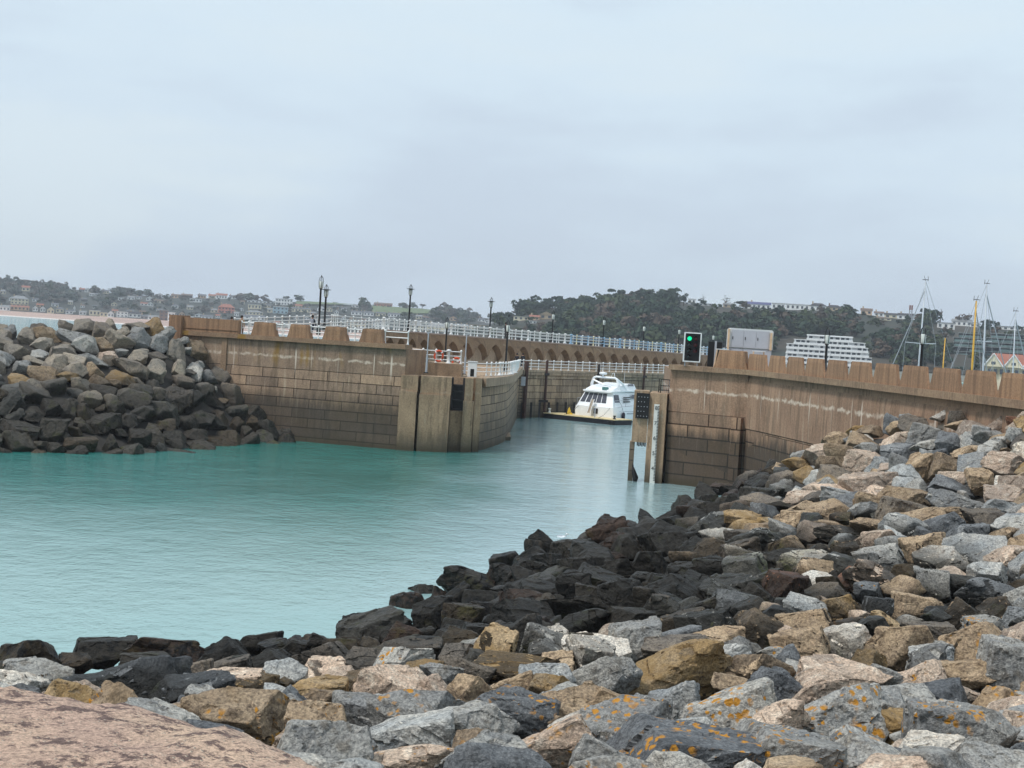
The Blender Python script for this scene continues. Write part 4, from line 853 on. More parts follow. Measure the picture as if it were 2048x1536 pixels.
# ------------------------------------------------------------------ pier head fittings
th = thing('control_box', 'white control box with a dark opening on the pier head', 'control box', gp(949, 118.2, 5.78)); p = gp(949, 118.2, 5.78)
mb = MB(); mb.bevbox(p.x - .36, p.x + .36, p.y, p.y + .5, 5.78, 6.98, .03); mb.build('housing', WHITE, th)
mb = MB(); mb.box(p.x - .14, p.x + .16, p.y - .012, p.y - .002, 5.82, 6.42); mb.build('opening', BLACK, th)
mb = MB(); mb.box(p.x - .40, p.x + .40, p.y - .05, p.y + .55, 6.98, 7.03); mb.build('lid', WHITE, th)
ORANGE = M_simple('lifebuoy_orange', lin(214, 84, 46), .5, .1, 3)
for px, py, Y, label in ((877.5, 712, 117.72, 'orange lifebuoy on the raised block railing, fully visible'), (913, 726, 121.6, 'orange lifebuoy low behind white posts near the control box')):
    p = at(px, py, Y); th = thing('lifebuoy', label, 'lifebuoy', p, 'lifebuoys on the pier head railings'); mb = MB(); n = 20
    ring = [(.33 * math.cos(2 * math.pi * k / n), 0, .42 * math.sin(2 * math.pi * k / n)) for k in range(n + 1)]
    mb.tube(ring, .085, 7, caps=False); mb.build('ring', ORANGE, th, origin=(0, 0, 0), smooth=True)
    for a in (.78, 2.36, 3.93, 5.5):
        mb = MB(); mb.tube([(.33 * math.cos(a - .12), -.005, .42 * math.sin(a - .12)), (.33 * math.cos(a + .12), -.005, .42 * math.sin(a + .12))], .095, 7); mb.build('band', WHITE, th, origin=(0, 0, 0))
for px, yt, yb_, Y, label in ((857.5, 665, 745, 113.7, 'thin galvanised pole before the wide grey pilaster'), (934, 668, 748, 117.2, 'thin galvanised pole beside the white control box')):
    zb, zt = zat(px, yb_, Y), zat(px, yt, Y); p = gp(px, Y, zb); th = thing('pole', label, 'pole', p, 'thin poles on the pier head')
    mb = MB(); mb.tube([(0, 0, 0), (0, 0, zt - zb)], .05, 6); mb.tube([(0, 0, 0), (0, 0, (zt - zb) * .42)], .085, 6); mb.build('shaft', GREYP, th, origin=(0, 0, 0))
    mb = MB(); mb.tube([(-.12, 0, zt - zb - .06), (.22, 0, zt - zb + .02)], .04, 6); mb.build('arm', GREYP, th, origin=(0, 0, 0))
    mb = MB(); mb.box(-.16, .16, -.16, .16, -.06, .02); mb.build('base_plate', DARKM, th, origin=(0, 0, 0))
p = gp(1048.5, 166, 3.6); th = thing('ladder', 'narrow steel ladder on the quay wall beside the rust pile', 'ladder', p); mb = MB()
for x in (-.2, .2): mb.tube([(x, -.25, -3.5), (x, -.25, 2.6)], .03, 5)
for k in range(18): mb.tube([(-.2, -.25, -3.3 + k * .33), (.2, -.25, -3.3 + k * .33)], .022, 4)
mb.build('frame', DARKM, th, origin=(0, 0, 0)); mb = MB(); mb.bevbox(-.05, .45, -.42, -.2, .1, 1.1, .03); mb.build('meter_box', GREYP, th, origin=(0, 0, 0))
# ------------------------------------------------------------------ traffic signals and cabinets on the sea wall
def emis(name, col, k):
    m, t, b = nt(name); b.inputs['Emission Color'].default_value = col; b.inputs['Emission Strength'].default_value = k; b.inputs['Base Color'].default_value = col; return m
GREEN = emis('green_lens_lit', (0.0, .75, .32, 1), 1.1); LENS = M_simple('dark_lens', lin(26, 34, 34), .2, .1, 4, spec=.6); REDL = M_simple('dull_red_lens', lin(82, 30, 34), .25, .1, 4)
SY = 98.2; p = gp(1384, SY, 8.02); th = thing('traffic_signal', 'white framed black signal board showing one green light', 'traffic signal', p)
x0, x1 = plan(1370, SY).x - p.x, plan(1400, SY).x - p.x; z1, z0 = zat(1384, 667, SY) - p.z, zat(1384, 722, SY) - p.z; sh = -(x0 + x1) / 2 * 0
mb = MB(); mb.box(x0, x1, 0, .12, z0, z1); mb.build('board', BLACK, th, origin=(0, 0, 0))
mb = MB(); e = .075
mb.box(x0 - e, x1 + e, -.03, .14, z1, z1 + e); mb.box(x0 - e, x1 + e, -.03, .14, z0 - e, z0); mb.box(x0 - e, x0, -.03, .14, z0, z1); mb.box(x1, x1 + e, -.03, .14, z0, z1); mb.build('frame', WHITE, th, origin=(0, 0, 0))
mb = MB()
for x in (x0 + .05, x1 - .12): mb.box(x, x + .07, .13, .2, -.02, z1 - .2)
mb.build('post', GREYP, th, origin=(0, 0, 0))
for c_ in range(2):
    for r_ in range(4):
        if c_ == 1 and r_ == 3: continue
        cx, cz = x0 + (x1 - x0) * (.28, .68)[c_], z1 - .34 - r_ * .40
        mb = MB(); n = 16; R_ = .145
        v = [(cx + R_ * k_ * math.cos(2 * math.pi * k / n), y, cz + R_ * k_ * math.sin(2 * math.pi * k / n)) for k_, y in ((1, -.005), (.7, -.035), (.02, -.05)) for k in range(n)]
        mb.add(v, [(i * n + k, i * n + (k + 1) % n, (i + 1) * n + (k + 1) % n, (i + 1) * n + k) for i in range(2) for k in range(n)])
        lens = mb.build('lens', GREEN if (c_, r_) == (0, 0) else REDL if c_ else LENS, th, origin=(0, 0, 0), smooth=True)
        if (c_, r_) == (0, 0): lens['label'] = 'lit green lens'
        mb = MB(); a = [(cx + .165 * math.cos(t_), cz + .165 * math.sin(t_)) for t_ in np.linspace(0.1, math.pi - .1, 9)]
        mb.add([(x, 0, z) for x, z in a] + [(x, -.16, z + .0) for x, z in a], [(k, k + 1, 10 + k, 9 + k) for k in range(8)]); mb.build('hood', BLACK, th, origin=(0, 0, 0))
SY2 = 99.5; p = gp(1431, SY2, 7.7); th = thing('signal_back', 'black back of a second signal board on a grey post', 'traffic signal', p)
x0, x1 = plan(1417, SY2).x - p.x, plan(1444, SY2).x - p.x; mb = MB(); mb.box(x0, x1, 0, .14, zat(1431, 735, SY2) - p.z, zat(1431, 684, SY2) - p.z); mb.build('board', BLACK, th, origin=(0, 0, 0))
mb = MB(); mb.box(-.06, .07, -.07, -.01, -.03, zat(1431, 682, SY2) - p.z); mb.build('post', GREYP, th, origin=(0, 0, 0))
CY = 99.6; p = gp(1500, CY, 7.66); th = thing('service_cabinet', 'large grey cabinet with three upper doors behind the first wide merlon', 'cabinet', p)
CABM = M_simple('cabinet_grey', lin(186, 187, 194), .45, .04, 1.5); SEAM = M_simple('seam_dark', lin(70, 70, 74), .6, .1, 3); WOOD = M_simple('pale_wood', lin(222, 190, 156), .6, .12, 5)
X = lambda px: plan(px, CY).x - p.x
Z = lambda py, px=1500: zat(px, py, CY) - p.z
xa, xb, zt, zm = X(1457), X(1545), Z(658), Z(697)
mb = MB(); r_ = .16; prof = [(xa, zm), (xb, zm)] + [(xb - r_ + r_ * math.cos(a), zt - r_ + r_ * math.sin(a)) for a in np.linspace(0, math.pi / 2, 6)] + [(xa + r_ + r_ * math.cos(a), zt - r_ + r_ * math.sin(a)) for a in np.linspace(math.pi / 2, math.pi, 6)]
n = len(prof); mb.add([(x, 0, z) for x, z in prof] + [(x, 1.1, z) for x, z in prof], [tuple(range(n)), tuple(range(n, 2 * n))[::-1]] + [(i, n + i, n + (i + 1) % n, (i + 1) % n) for i in range(n)]); mb.build('housing', M_simple('cabinet_shell', lin(214, 216, 216), .45, .04, 1.5), th, origin=(0, 0, 0))
mb = MB(); mb.bevbox(xa + .05, xb - .05, .04, 1.05, 0, zm - .03, .03); mb.build('lower_cabinet', CABM, th, origin=(0, 0, 0))
dx = [X(1461), X(1486), X(1511), X(1537)]
for k in range(3):
    mb = MB(); mb.bevbox(dx[k] + .015, dx[k + 1] - .015, -.035, 0, zm + .04, zt - .10, .012); d_ = mb.build('door', CABM, th, origin=(0, 0, 0))
    mb = MB(); mb.bevbox(dx[k] + .08, dx[k] + .13, -.07, -.035, (zm + zt) / 2 - .1, (zm + zt) / 2 + .1, .01); mb.build('handle', DARKM, d_, origin=(0, 0, 0))
for k in range(2):
    mb = MB(); mb.bevbox((X(1462), X(1487))[k], (X(1485), X(1520))[k], .005, .04, .1, zm - .1, .01); mb.build('lower_door', CABM, th, origin=(0, 0, 0))
for px in (1455.5, 1540.5):
    mb = MB(); mb.box(X(px) - .07, X(px) + .06, -.16, -.04, zm - .05 if px > 1500 else .3, zt - .18 if px > 1500 else zt - .05); mb.build('timber_post', WOOD, th, origin=(0, 0, 0))
for px, yy in ((1446, 698), (1519, 702)):
    pp = gp(px, 98.6, 7.66); th2 = thing('bench_seat', 'pale slatted rest leaning beside the grey cabinet, %s' % ('by the black signal back' if px < 1500 else 'over the first narrow notch'), 'bench', pp, 'pale rests by the cabinet')
    zz = zat(px, yy, 98.6) - 7.66; mb = MB()
    for y in (0, .14, .28): mb.box(-.42, .42, y, y + .11, zz - .05, zz)
    mb.build('seat', WHITE, th2, origin=(0, 0, 0)); mb = MB()
    mb.tube([(-.55, .05, 0), (-.36, .05, zz - .05)], .05, 5); mb.build('leg', WOOD, th2, origin=(0, 0, 0)); mb = MB(); mb.tube([(.36, .3, 0), (.36, .3, zz - .05)], .05, 5); mb.build('leg', WOOD, th2, origin=(0, 0, 0))
# ------------------------------------------------------------------ pontoon
PZ = .62
A0, A1 = at(1087, 831, 170), at(1229, 844, 163.8); A0.z = A1.z = PZ
ax = (A1 - A0); ax.z = 0; LP = ax.length; ax.normalize(); ay = Vector((-ax.y, ax.x, 0))
pt_ = thing('pontoon', 'floating pontoon with a tan deck and black skirt beneath the yacht stern', 'pontoon', (A0.x, A0.y, 0))
def q4(u, v): q = A0 + ax * u + ay * v; return (q.x, q.y)
mb = MB(); mb.prism([q4(0, 0), q4(LP, 0), q4(LP, 3.4), q4(0, 3.4)], -.6, PZ - .09); mb.build('skirt', M_simple('pontoon_black', lin(26, 26, 34), .6, .2, 2), pt_)
mb = MB(); mb.prism([q4(-.04, -.04), q4(LP + .04, -.04), q4(LP + .04, 3.44), q4(-.04, 3.44)], PZ - .09, PZ); mb.build('deck', M_simple('pontoon_deck', lin(226, 204, 158), .7, .1, 2), pt_)
for u in (LP - .35, LP - .15, LP - .6):
    mb = MB(); c = q4(u, -.12); mb.lathe([(.08, -.3), (.1, -.2), (.1, .35), (.06, .42)], 7, (c[0], c[1], 0)); mb.build('fender', BLACK, pt_)
for u, v, nm, mt, s_ in ((.45, .5, 'post', WHITE, 1), (LP - .35, .45, 'bollard', DARKM, .8)):
    mb = MB(); c = q4(u, v); mb.lathe([(.16, PZ), (.16, PZ + .1), (.1, PZ + .18), (.1, PZ + .36 * s_), (.18, PZ + .42 * s_), (.18, PZ + .5 * s_), (.02, PZ + .54 * s_)], 8, (c[0], c[1], 0)); mb.build(nm, mt, pt_)
c = q4(2.75, 1.0); th = thing('fender_cone', 'yellow upright marker with a black stripe on the pontoon', 'marker', (c[0], c[1], PZ)); mb = MB()
mb.add([(-.34, 0, 0), (.55, 0, 0), (.3, 0, .35), (.12, 0, .85), (-.02, 0, .62), (-.12, 0, .2)] + [(-.34, .3, 0), (.55, .3, 0), (.3, .3, .35), (.12, .3, .85), (-.02, .3, .62), (-.12, .3, .2)], [(0, 1, 2, 3, 4, 5), (6, 11, 10, 9, 8, 7)] + [(i, 6 + i, 6 + (i + 1) % 6, (i + 1) % 6) for i in range(6)])
mb.build('body', M_simple('marker_yellow', lin(236, 196, 60), .5, .1, 3), th, origin=(0, 0, 0)); mb = MB(); mb.box(-.22, -.12, -.03, .28, 0, .62); mb.build('stripe', BLACK, th, origin=(0, 0, 0))
th = thing('service_pedestal', 'thin pale service post on the pontoon before the yacht', 'post', (*q4(LP * .70, .35), PZ)); mb = MB(); mb.bevbox(-.06, .06, -.06, .06, 0, 1.0, .015); mb.build('post', GREYP, th, origin=(0, 0, 0)); mb = MB(); mb.bevbox(-.09, .09, -.09, .09, 1.0, 1.08, .02); mb.build('cap', GREYP, th, origin=(0, 0, 0))
# ------------------------------------------------------------------ motor yacht (local x = port, y = forward, z = up)
YA = rad(-31); YO = gp(1197, 168.2, 0); GEL = M_simple('gelcoat_white', lin(240, 242, 244), .3, .03, 1, spec=.5); SMOKE = M_simple('smoked_glass', lin(70, 72, 84), .12, .15, 2, spec=.6); GELS = M_simple('gelcoat_shade', lin(206, 208, 212), .4, .04, 1)
yt = thing('motor_yacht', 'white flybridge motor yacht moored stern towards us past the pontoon', 'motor yacht', YO, rz=YA)
def loft(secs, closed_end=True):
    n = len(secs[0]); v = [p for s_ in secs for p in s_]; f = [(i * n + k, i * n + k + 1, (i + 1) * n + k + 1, (i + 1) * n + k) for i in range(len(secs) - 1) for k in range(n - 1)]
    f.append(tuple(range(n))[::-1]); f.append(tuple(range((len(secs) - 1) * n, len(secs) * n))); return v, f
def Lp(secs, name, m, par, smooth=False):
    mb = MB(); v, f = loft(secs); mb.add(v, f); return mb.build(name, m, par, origin=(0, 0, 0), smooth=smooth)
HB = 2.45
hs = []
for y, b_, zk, zs in ((0, HB, -.4, 1.75), (2, HB * 1.02, -.5, 1.8), (6, HB * 1.0, -.6, 1.95), (10, HB * .82, -.6, 2.2), (13, HB * .45, -.5, 2.5), (15.2, .05, .6, 2.8)):
    hs.append([(-b_ * .98, y, zs), (-b_, y, zs * .62), (-b_ * .96, y, .25), (-b_ * .8, y, zk + .1), (0, y, zk), (b_ * .8, y, zk + .1), (b_ * .96, y, .25), (b_, y, zs * .62), (b_ * .98, y, zs), (0, y, zs + .02)])
hs = [s_ + [s_[0]] for s_ in hs]; hull = Lp(hs, 'hull', GEL, yt)
Lp([[(-HB * 1.01, y, .02), (-HB * 1.01, y, .2), (HB * 1.01, y, .2), (HB * 1.01, y, .02), (-HB * 1.01, y, .02)] for y in (-.03, 7)], 'boot_stripe', M_simple('teal_stripe', lin(60, 110, 116), .4, .1, 2), hull)
mb = MB(); mb.bevbox(-HB * .9, HB * .9, -.75, .0, .32, .42, .04); mb.build('swim_platform', GELS, hull, origin=(0, 0, 0))
mb = MB(); mb.box(HB + .0, HB + .03, 1.5, 6, 1.28, 1.34); mb.box(-HB * 1.02 - .03, -HB * 1.0, 0, 7, 1.28, 1.34); mb.build('rub_rail', GREYP, hull, origin=(0, 0, 0))
cs = lambda y, b0, b1, z0, z1: [(-b0, y, z0), (b0, y, z0), (b1, y, z1), (-b1, y, z1), (-b0, y, z0)]
# aft saloon leaning in, then the long deckhouse
mb = MB(); z0, z1, b0, b1, y0, y1 = 1.76, 3.42, 2.32, 1.80, .12, .95
v = [(-b0, y0, z0), (b0, y0, z0), (b1, y1, z1), (-b1, y1, z1), (-b0 * .92, 9.5, 2.1), (b0 * .92, 9.5, 2.1), (b1 * .9, 8.2, z1), (-b1 * .9, 8.2, z1)]
mb.add(v, [(0, 1, 2, 3), (1, 5, 6, 2), (4, 0, 3, 7), (3, 2, 6, 7), (5, 4, 7, 6)]); sal = mb.build('saloon', GEL, yt, origin=(0, 0, 0))
def onstern(u, s_): # u -1..1 across, s 0..1 up
    b_ = b0 + (b1 - b0) * s_; return (u * b_, y0 + (y1 - y0) * s_ - .012, z0 + (z1 - z0) * s_)
for u in (-.80, -.47, -.16, .15, .46):
    mb = MB(); wd = .135
    c_ = [onstern(u - wd, .26), onstern(u + wd, .26), onstern(u + wd, .9), onstern(u - wd, .9)]; mb.add(c_, [(0, 1, 2, 3)]); mb.add([(x, y - .02, z) for x, y, z in c_], [(0, 1, 2, 3)])
    mb.build('window', SMOKE, sal, origin=(0, 0, 0))
for s_ in (1, -1):
    mb = MB(); q = lambda y, k: (s_ * ((b0 + (b1 - b0) * k) * (1 - .085 * (y - .3) / 9) + .014), y, z0 + (z1 - z0) * k + .0)
    for ya, yb2 in ((.75, 2.2),):
        c_ = [q(ya, .34), q(yb2, .34), q(yb2 + .05, .86), q(ya + .18, .86)]; mb.add(c_, [(0, 1, 2, 3) if s_ > 0 else (3, 2, 1, 0)])
    mb.build('window', SMOKE, sal, origin=(0, 0, 0))
mb = MB()
for k in range(3):
    z = 2.35 + k * .24; bb = 2.36 - (z - 1.76) * .23; mb.box(bb - .10, bb + .03, 3.0 + k * .1, 4.6 + k * .1, z, z + .1)
mb.build('vent', BLACK, sal, origin=(0, 0, 0))
mb = MB(); bb = 2.0; mb.add([(2.10, 5.2, 2.75), (2.06, 7.6, 2.75), (1.97, 7.4, 3.2), (1.98, 5.5, 3.2), (2.06, 5.0, 2.98)], [(0, 1, 2, 3, 4)]); mb.build('window', SMOKE, sal, origin=(0, 0, 0))
Lp([cs(y, a, b_, z, z + .16) for y, a, b_, z in ((.45, 1.76, 1.86, 3.40), (.9, 1.88, 1.96, 3.42), (5, 2.0, 2.06, 3.52), (8.6, 1.7, 1.8, 3.46))], 'roof', GEL, yt)
Lp([cs(y, a, b_, z0_, z1_) for y, a, b_, z0_, z1_ in ((.9, 1.8, 1.68, 3.55, 3.7), (2.3, 1.9, 1.65, 3.56, 4.1), (5.6, 1.95, 1.6, 3.62, 4.45), (6.8, 1.8, 1.45, 3.62, 4.4), (8.3, 1.4, 1.2, 3.55, 3.6))], 'flybridge', GEL, yt)
mb = MB(); mb.add([(1.80, 4.6, 4.2), (1.74, 6.3, 4.18), (1.60, 6.3, 4.42), (1.66, 4.9, 4.42)], [(0, 1, 2, 3)]); mb.build('windscreen', SMOKE, yt, origin=(0, 0, 0))
mb = MB()
for s_ in (-1, 1): mb.tube([(s_ * 1.8, 2.6, 3.6), (s_ * 1.74, 2.35, 4.3), (s_ * 1.5, 2.3, 4.95)], [.22, .17, .13], 6)
mb.tube([(-1.5, 2.3, 4.95), (-1.2, 2.3, 5.08), (1.2, 2.3, 5.08), (1.5, 2.3, 4.95), (1.72, 3.4, 4.4), (1.8, 4.2, 3.75)], .13, 6); mb.build('radar_arch', GEL, yt, origin=(0, 0, 0))
mb = MB(); mb.lathe([(.12, 5.1), (.1, 5.35), (.42, 5.4), (.46, 5.5), (.42, 5.62), (.1, 5.68)], 12, (-.35, 2.35, 0)); mb.build('radar', GEL, yt, origin=(0, 0, 0), smooth=True)
mb = MB(); mb.tube([(.7, 2.3, 5.05), (.9, 2.3, 5.6), (1.1, 2.3, 5.65), (1.25, 2.3, 5.05)], .035, 5); mb.build('hoop', GEL, yt, origin=(0, 0, 0))
for x, y, z, h in ((-.9, 2.7, 5.1, 1.5), (1.9, 3.4, 4.1, 2.4)): mb = MB(); mb.tube([(x, y, z), (x, y, z + h)], .02, 4); mb.build('antenna', GELS, yt, origin=(0, 0, 0))
mb = MB(); mb.tube([(-1.2, 1.6, 4.75), (.2, 1.6, 4.25), (1.0, 1.9, 4.1)], [.09, .12, .1], 6); mb.build('davit', GEL, yt, origin=(0, 0, 0))
mb = MB(); mb.bevbox(.35, 1.05, .9, 1.3, 3.62, 4.02, .06); mb.build('seat_cushion', M_simple('teal_canvas', lin(88, 134, 132), .7, .2, 3), yt, origin=(0, 0, 0))
mb = MB(); mb.bevbox(-.35, .35, -.05, .14, .75, 1.5, .04); mb.build('transom_door', GELS, hull, origin=(0, 0, 0)); mb = MB(); mb.box(-.02, .5, -.07, -.055, .95, 1.55); mb.build('opening', DARKM, hull, origin=(0, 0, 0))
mb = MB(); v = [(-.55, -.62, 1.0), (-.2, -.62, 1.0), (.0, -.1, 2.55), (-.32, -.1, 2.55)]; mb.add(v + [(x, y + .08, z) for x, y, z in v], [(0, 1, 2, 3), (7, 6, 5, 4), (0, 4, 5, 1), (1, 5, 6, 2), (2, 6, 7, 3), (3, 7, 4, 0)]); mb.build('gangway', M_simple('gangway_teak', lin(176, 160, 142), .6, .2, 4), yt, origin=(0, 0, 0))
mb = MB(); mb.box(-.60, -.54, -.66, -.60, .95, 2.5, rz=0); mb.tube([(-.58, -.62, 1.0), (-.35, -.12, 2.58)], .04, 5); mb.tube([(-.17, -.64, 1.0), (.03, -.14, 2.58)], .04, 5); mb.V = mb.V[8:]; mb.F = [[j - 8 for j in f] for f in mb.F[6:]]; mb.U = mb.U[6:]; mb.M = mb.M[6:]; mb.build('gangway_rail', GEL, yt, origin=(0, 0, 0))
mb = MB(); mb.lathe([(.05, 0), (.17, .08), (.2, .3), (.2, .8), (.15, 1.0), (.04, 1.06)], 8, (HB + .22, 2.2, .18)); mb.build('fender', M_simple('navy_fender', lin(40, 34, 52), .6, .2, 3), yt, origin=(0, 0, 0), smooth=True)
mb = MB(); mb.tube([(HB + .2, 2.2, 1.2), (HB * .96, 2.2, 2.0), (2.0, 1.2, 3.3)], .018, 4); mb.build('fender_line', DARKM, yt, origin=(0, 0, 0))
mb = MB()
for s_ in (-1, 1):
    pr = [(s_ * 2.4, .3, 2.55), (s_ * 2.46, 3, 2.6), (s_ * 2.4, 6, 2.75), (s_ * 1.95, 10, 3.0), (s_ * .9, 13.4, 3.3)]; mb.tube(pr, .025, 4)
    for x, y, z in pr: mb.tube([(x, y, z - .75), (x, y, z)], .02, 4)
mb.build('deck_rail', GREYP, yt, origin=(0, 0, 0)); mb = MB()
for s_ in (-1, 1): mb.tube([(s_ * 2.0, .05, 1.7), (s_ * 2.1, -1.6, .95), (s_ * 2.2, -3.0, .66)], .025, 4)
mb.build('mooring_line', DARKM, yt, origin=(0, 0, 0)); mb = MB(); mb.box(HB + .0, HB + .03, 3.4, 6.0, .98, 1.16); mb.build('side_lettering', GREYP, yt, origin=(0, 0, 0))
# ------------------------------------------------------------------ swimming gull
p = at(1124, 1078, 1); r_ = ray(1124, 1079); Yg = -EYE / r_.z; p = Vector((r_.x * Yg, Yg, 0)); gl = thing('gull', 'small white gull swimming near the black stones', 'gull', p)
mb = MB(); mb.tube([(-.24, 0, .13), (-.15, 0, .11), (-.03, 0, .09), (.08, 0, .10), (.15, 0, .15), (.17, 0, .23), (.19, 0, .275), (.235, 0, .275)], [.015, .06, .095, .09, .055, .04, .048, .02], 10); mb.build('body', M_simple('gull_white', lin(238, 240, 242), .7, .03, 3), gl, origin=(0, 0, 0), smooth=True)
mb = MB(); mb.tube([(-.27, .0, .16), (-.16, 0, .155), (-.02, 0, .155), (.07, 0, .14)], [.01, .045, .07, .02], 8); mb.build('wing', M_simple('gull_grey', lin(176, 182, 190), .7, .05, 3), gl, origin=(0, 0, 0), smooth=True)
mb = MB(); mb.tube([(.23, 0, .272), (.285, 0, .262)], [.014, .004], 5); mb.build('beak', M_simple('gull_beak', lin(200, 150, 50), .6), gl, origin=(0, 0, 0))
# ------------------------------------------------------------------ people
def person_mesh(stride=.14, armb=.1, seed=0):
    J = dict(pel=(0, 0, .95), wst=(0, 0, 1.12), chs=(0, .02, 1.34), nck=(0, .02, 1.48), hd0=(0, .0, 1.58), hd1=(0, -.01, 1.70))
    R_ = dict(pel=.155, wst=.14, chs=.165, nck=.062, hd0=.085, hd1=.095); E = [('pel', 'wst'), ('wst', 'chs'), ('chs', 'nck'), ('nck', 'hd0'), ('hd0', 'hd1')]
    for s_, n in ((-1, 'l'), (1, 'r')):
        f = stride * s_
        J.update({'h' + n: (s_ * .10, 0, .88), 'k' + n: (s_ * .10, -f * .6 - .02, .48), 'a' + n: (s_ * .10, -f, .09), 't' + n: (s_ * .11, -f - .16, .045), 's' + n: (s_ * .19, .02, 1.40), 'e' + n: (s_ * .25, .03 + f * .35, 1.13), 'w' + n: (s_ * .25, -armb + f * .5, .90), 'm' + n: (s_ * .25, -armb + f * .5 - .02, .81)})
        R_.update({'h' + n: .10, 'k' + n: .068, 'a' + n: .048, 't' + n: .038, 's' + n: .075, 'e' + n: .052, 'w' + n: .038, 'm' + n: .034})
        E += [('pel', 'h' + n), ('h' + n, 'k' + n), ('k' + n, 'a' + n), ('a' + n, 't' + n), ('chs', 's' + n), ('s' + n, 'e' + n), ('e' + n, 'w' + n), ('w' + n, 'm' + n)]
    ks = list(J); me = bpy.data.meshes.new('tmp'); me.from_pydata([J[k] for k in ks], [(ks.index(a), ks.index(b_)) for a, b_ in E], [])
    o = bpy.data.objects.new('tmp', me); COL.objects.link(o); o.modifiers.new('s', 'SKIN'); sub = o.modifiers.new('u', 'SUBSURF'); sub.levels = 1; sub.render_levels = 1
    for i, k in enumerate(ks): d_ = me.skin_vertices[0].data[i]; d_.radius = (R_[k], R_[k]); d_.use_root = k == 'pel'
    r_ = bpy.data.meshes.new_from_object(o.evaluated_get(bpy.context.evaluated_depsgraph_get())); bpy.data.objects.remove(o); return r_
SKIN = M_simple('skin', lin(190, 146, 122), .6, .05, 5); HAIR = M_simple('dark_hair', lin(48, 40, 36), .8, .2, 8)
def person(p, label, jacket, trousers, face=0., stride=.14, h=1.0, bag=None):
    me = person_mesh(stride); th = thing('person', label, 'person', p, rz=face)
    b_ = bpy.data.objects.new('body', me); COL.objects.link(b_); b_.parent = th; b_.scale = (h, h, h); WORLD[b_.name] = Vector((0, 0, 0))
    me.materials.clear()
    for m in (SKIN, jacket, trousers, BLACK): me.materials.append(m)
    for q in me.polygons:
        z, x = q.center.z, abs(q.center.x); q.material_index = 0 if z > 1.50 or (x > .2 and z < .88) else 1 if z > .92 or x > .19 else 2 if z > .10 else 3
        q.use_smooth = True
    mb = MB(); mb.lathe([(.09, 1.60), (.118, 1.66), (.122, 1.73), (.10, 1.80), (.05, 1.835), (.01, 1.84)], 10, (0, .025, 0)); o = mb.build('hair', HAIR, th, origin=(0, 0, 0), smooth=True); o.scale = (h, h, h)
    mb = MB(); mb.tube([(0, -.10, 1.665), (0, -.125, 1.64)], [.014, .018], 5)
    for s_ in (-1, 1): mb.lathe([(.012, 1.655), (.02, 1.665), (.012, 1.69)], 5, (s_ * .1, 0, 0))
    o = mb.build('face', SKIN, th, origin=(0, 0, 0)); o.scale = (h, h, h)
    if bag:
        mb = MB(); mb.bevbox(-.2, .2, .10, .3, 1.0, 1.46, .06); o = mb.build('backpack', bag, th, origin=(0, 0, 0)); o.scale = (h, h, h)
    return th
JB = M_simple('black_jacket', lin(36, 36, 44), .8, .15, 6); JT = M_simple('tan_coat', lin(176, 148, 120), .8, .08, 6); TN = M_simple('navy_trousers', lin(44, 48, 66), .8, .12, 6); GB = M_simple('grey_cloth', lin(150, 154, 164), .8, .08, 6); TD = M_simple('dark_trousers', lin(40, 40, 44), .8, .12, 6)
def yl(px): return float(np.interp(px, [470, 663], [127, 141]))
person(gp(625, 131, 8.18), 'person in a black top with grey bag walking beside the lamp pair', JB, TN, rad(160), .2, 1.0, GB)
person(gp(484, 123, 7.72), 'person in a tan coat behind the end of the long parapet', JT, TD, rad(30), .05, 1.02)
person(gp(464, 124, 7.72), 'person with only dark hair showing above the long parapet', JB, TD, rad(70), .05, .93)
person(gp(1011, 170.5, 8.85), 'person in black standing on the promenade beside the thick lamp post', JB, TD, rad(100), .08, 1.02)
person(gp(1037, 169.5, 5.47), 'person in black walking on the lower quay, farther from the rust pile', JB, TD, rad(170), .15, .98)
person(gp(1048.5, 170.5, 5.47), 'person in black jacket on the lower quay just above the rust pile', JB, TN, rad(190), .15, 1.0)
# ------------------------------------------------------------------ far land
class Land:
    """slope seen from the harbour: foot line and ridge line over bearing (photo column)"""
    def __init__(s, foot, ridge): s.foot = foot; s.ridge = ridge
    def fy(s, px): return np.interp(px, [f[0] for f in s.foot], [f[1] for f in s.foot]), np.interp(px, [f[0] for f in s.foot], [f[2] for f in s.foot])
    def ry(s, px): return np.interp(px, [f[0] for f in s.ridge], [f[1] for f in s.ridge]), np.interp(px, [f[0] for f in s.ridge], [f[2] for f in s.ridge])
    def p(s, px, t):
        (y0, z0), (py, y1) = s.fy(px), s.ry(px)
        z1 = zat(px, float(py), float(y1)); Y = y0 + (y1 - y0) * t; q = plan(px, float(Y)); b = mnoise.noise(Vector((q.x * .012, q.y * .012, 1))) * 3 * math.sin(math.pi * min(t, 1))
        if t > 1: return Vector((q.x, q.y, z1 - (t - 1) * (Y - y1) * .02 - (t - 1) * 18))
        return Vector((q.x, q.y, z0 + (z1 - z0) * (t ** .82) + b))
    def at_py(s, px, py):
        best, bt = 1e9, 0.
        for k in range(101):
            d_ = abs(proj(s.p(px, k / 100))[1] - py)
            if d_ < best: best, bt = d_, k / 100
        return bt
    def mesh(s, name, m, x0, x1, nx=110, nt=16):
        V, f = [], []; ts = list(np.linspace(0, 1, nt)) + [1.25, 1.8]
        for px in np.linspace(x0, x1, nx):
            for t in ts: V.append(s.p(float(px), float(t)))
        k = len(ts); f = [(i * k + j, (i + 1) * k + j, (i + 1) * k + j + 1, i * k + j + 1) for i in range(nx - 1) for j in range(k - 1)]
        mb = MB(); mb.add(V, f); return tag(mb.build(name, m, smooth=True), kind='structure')
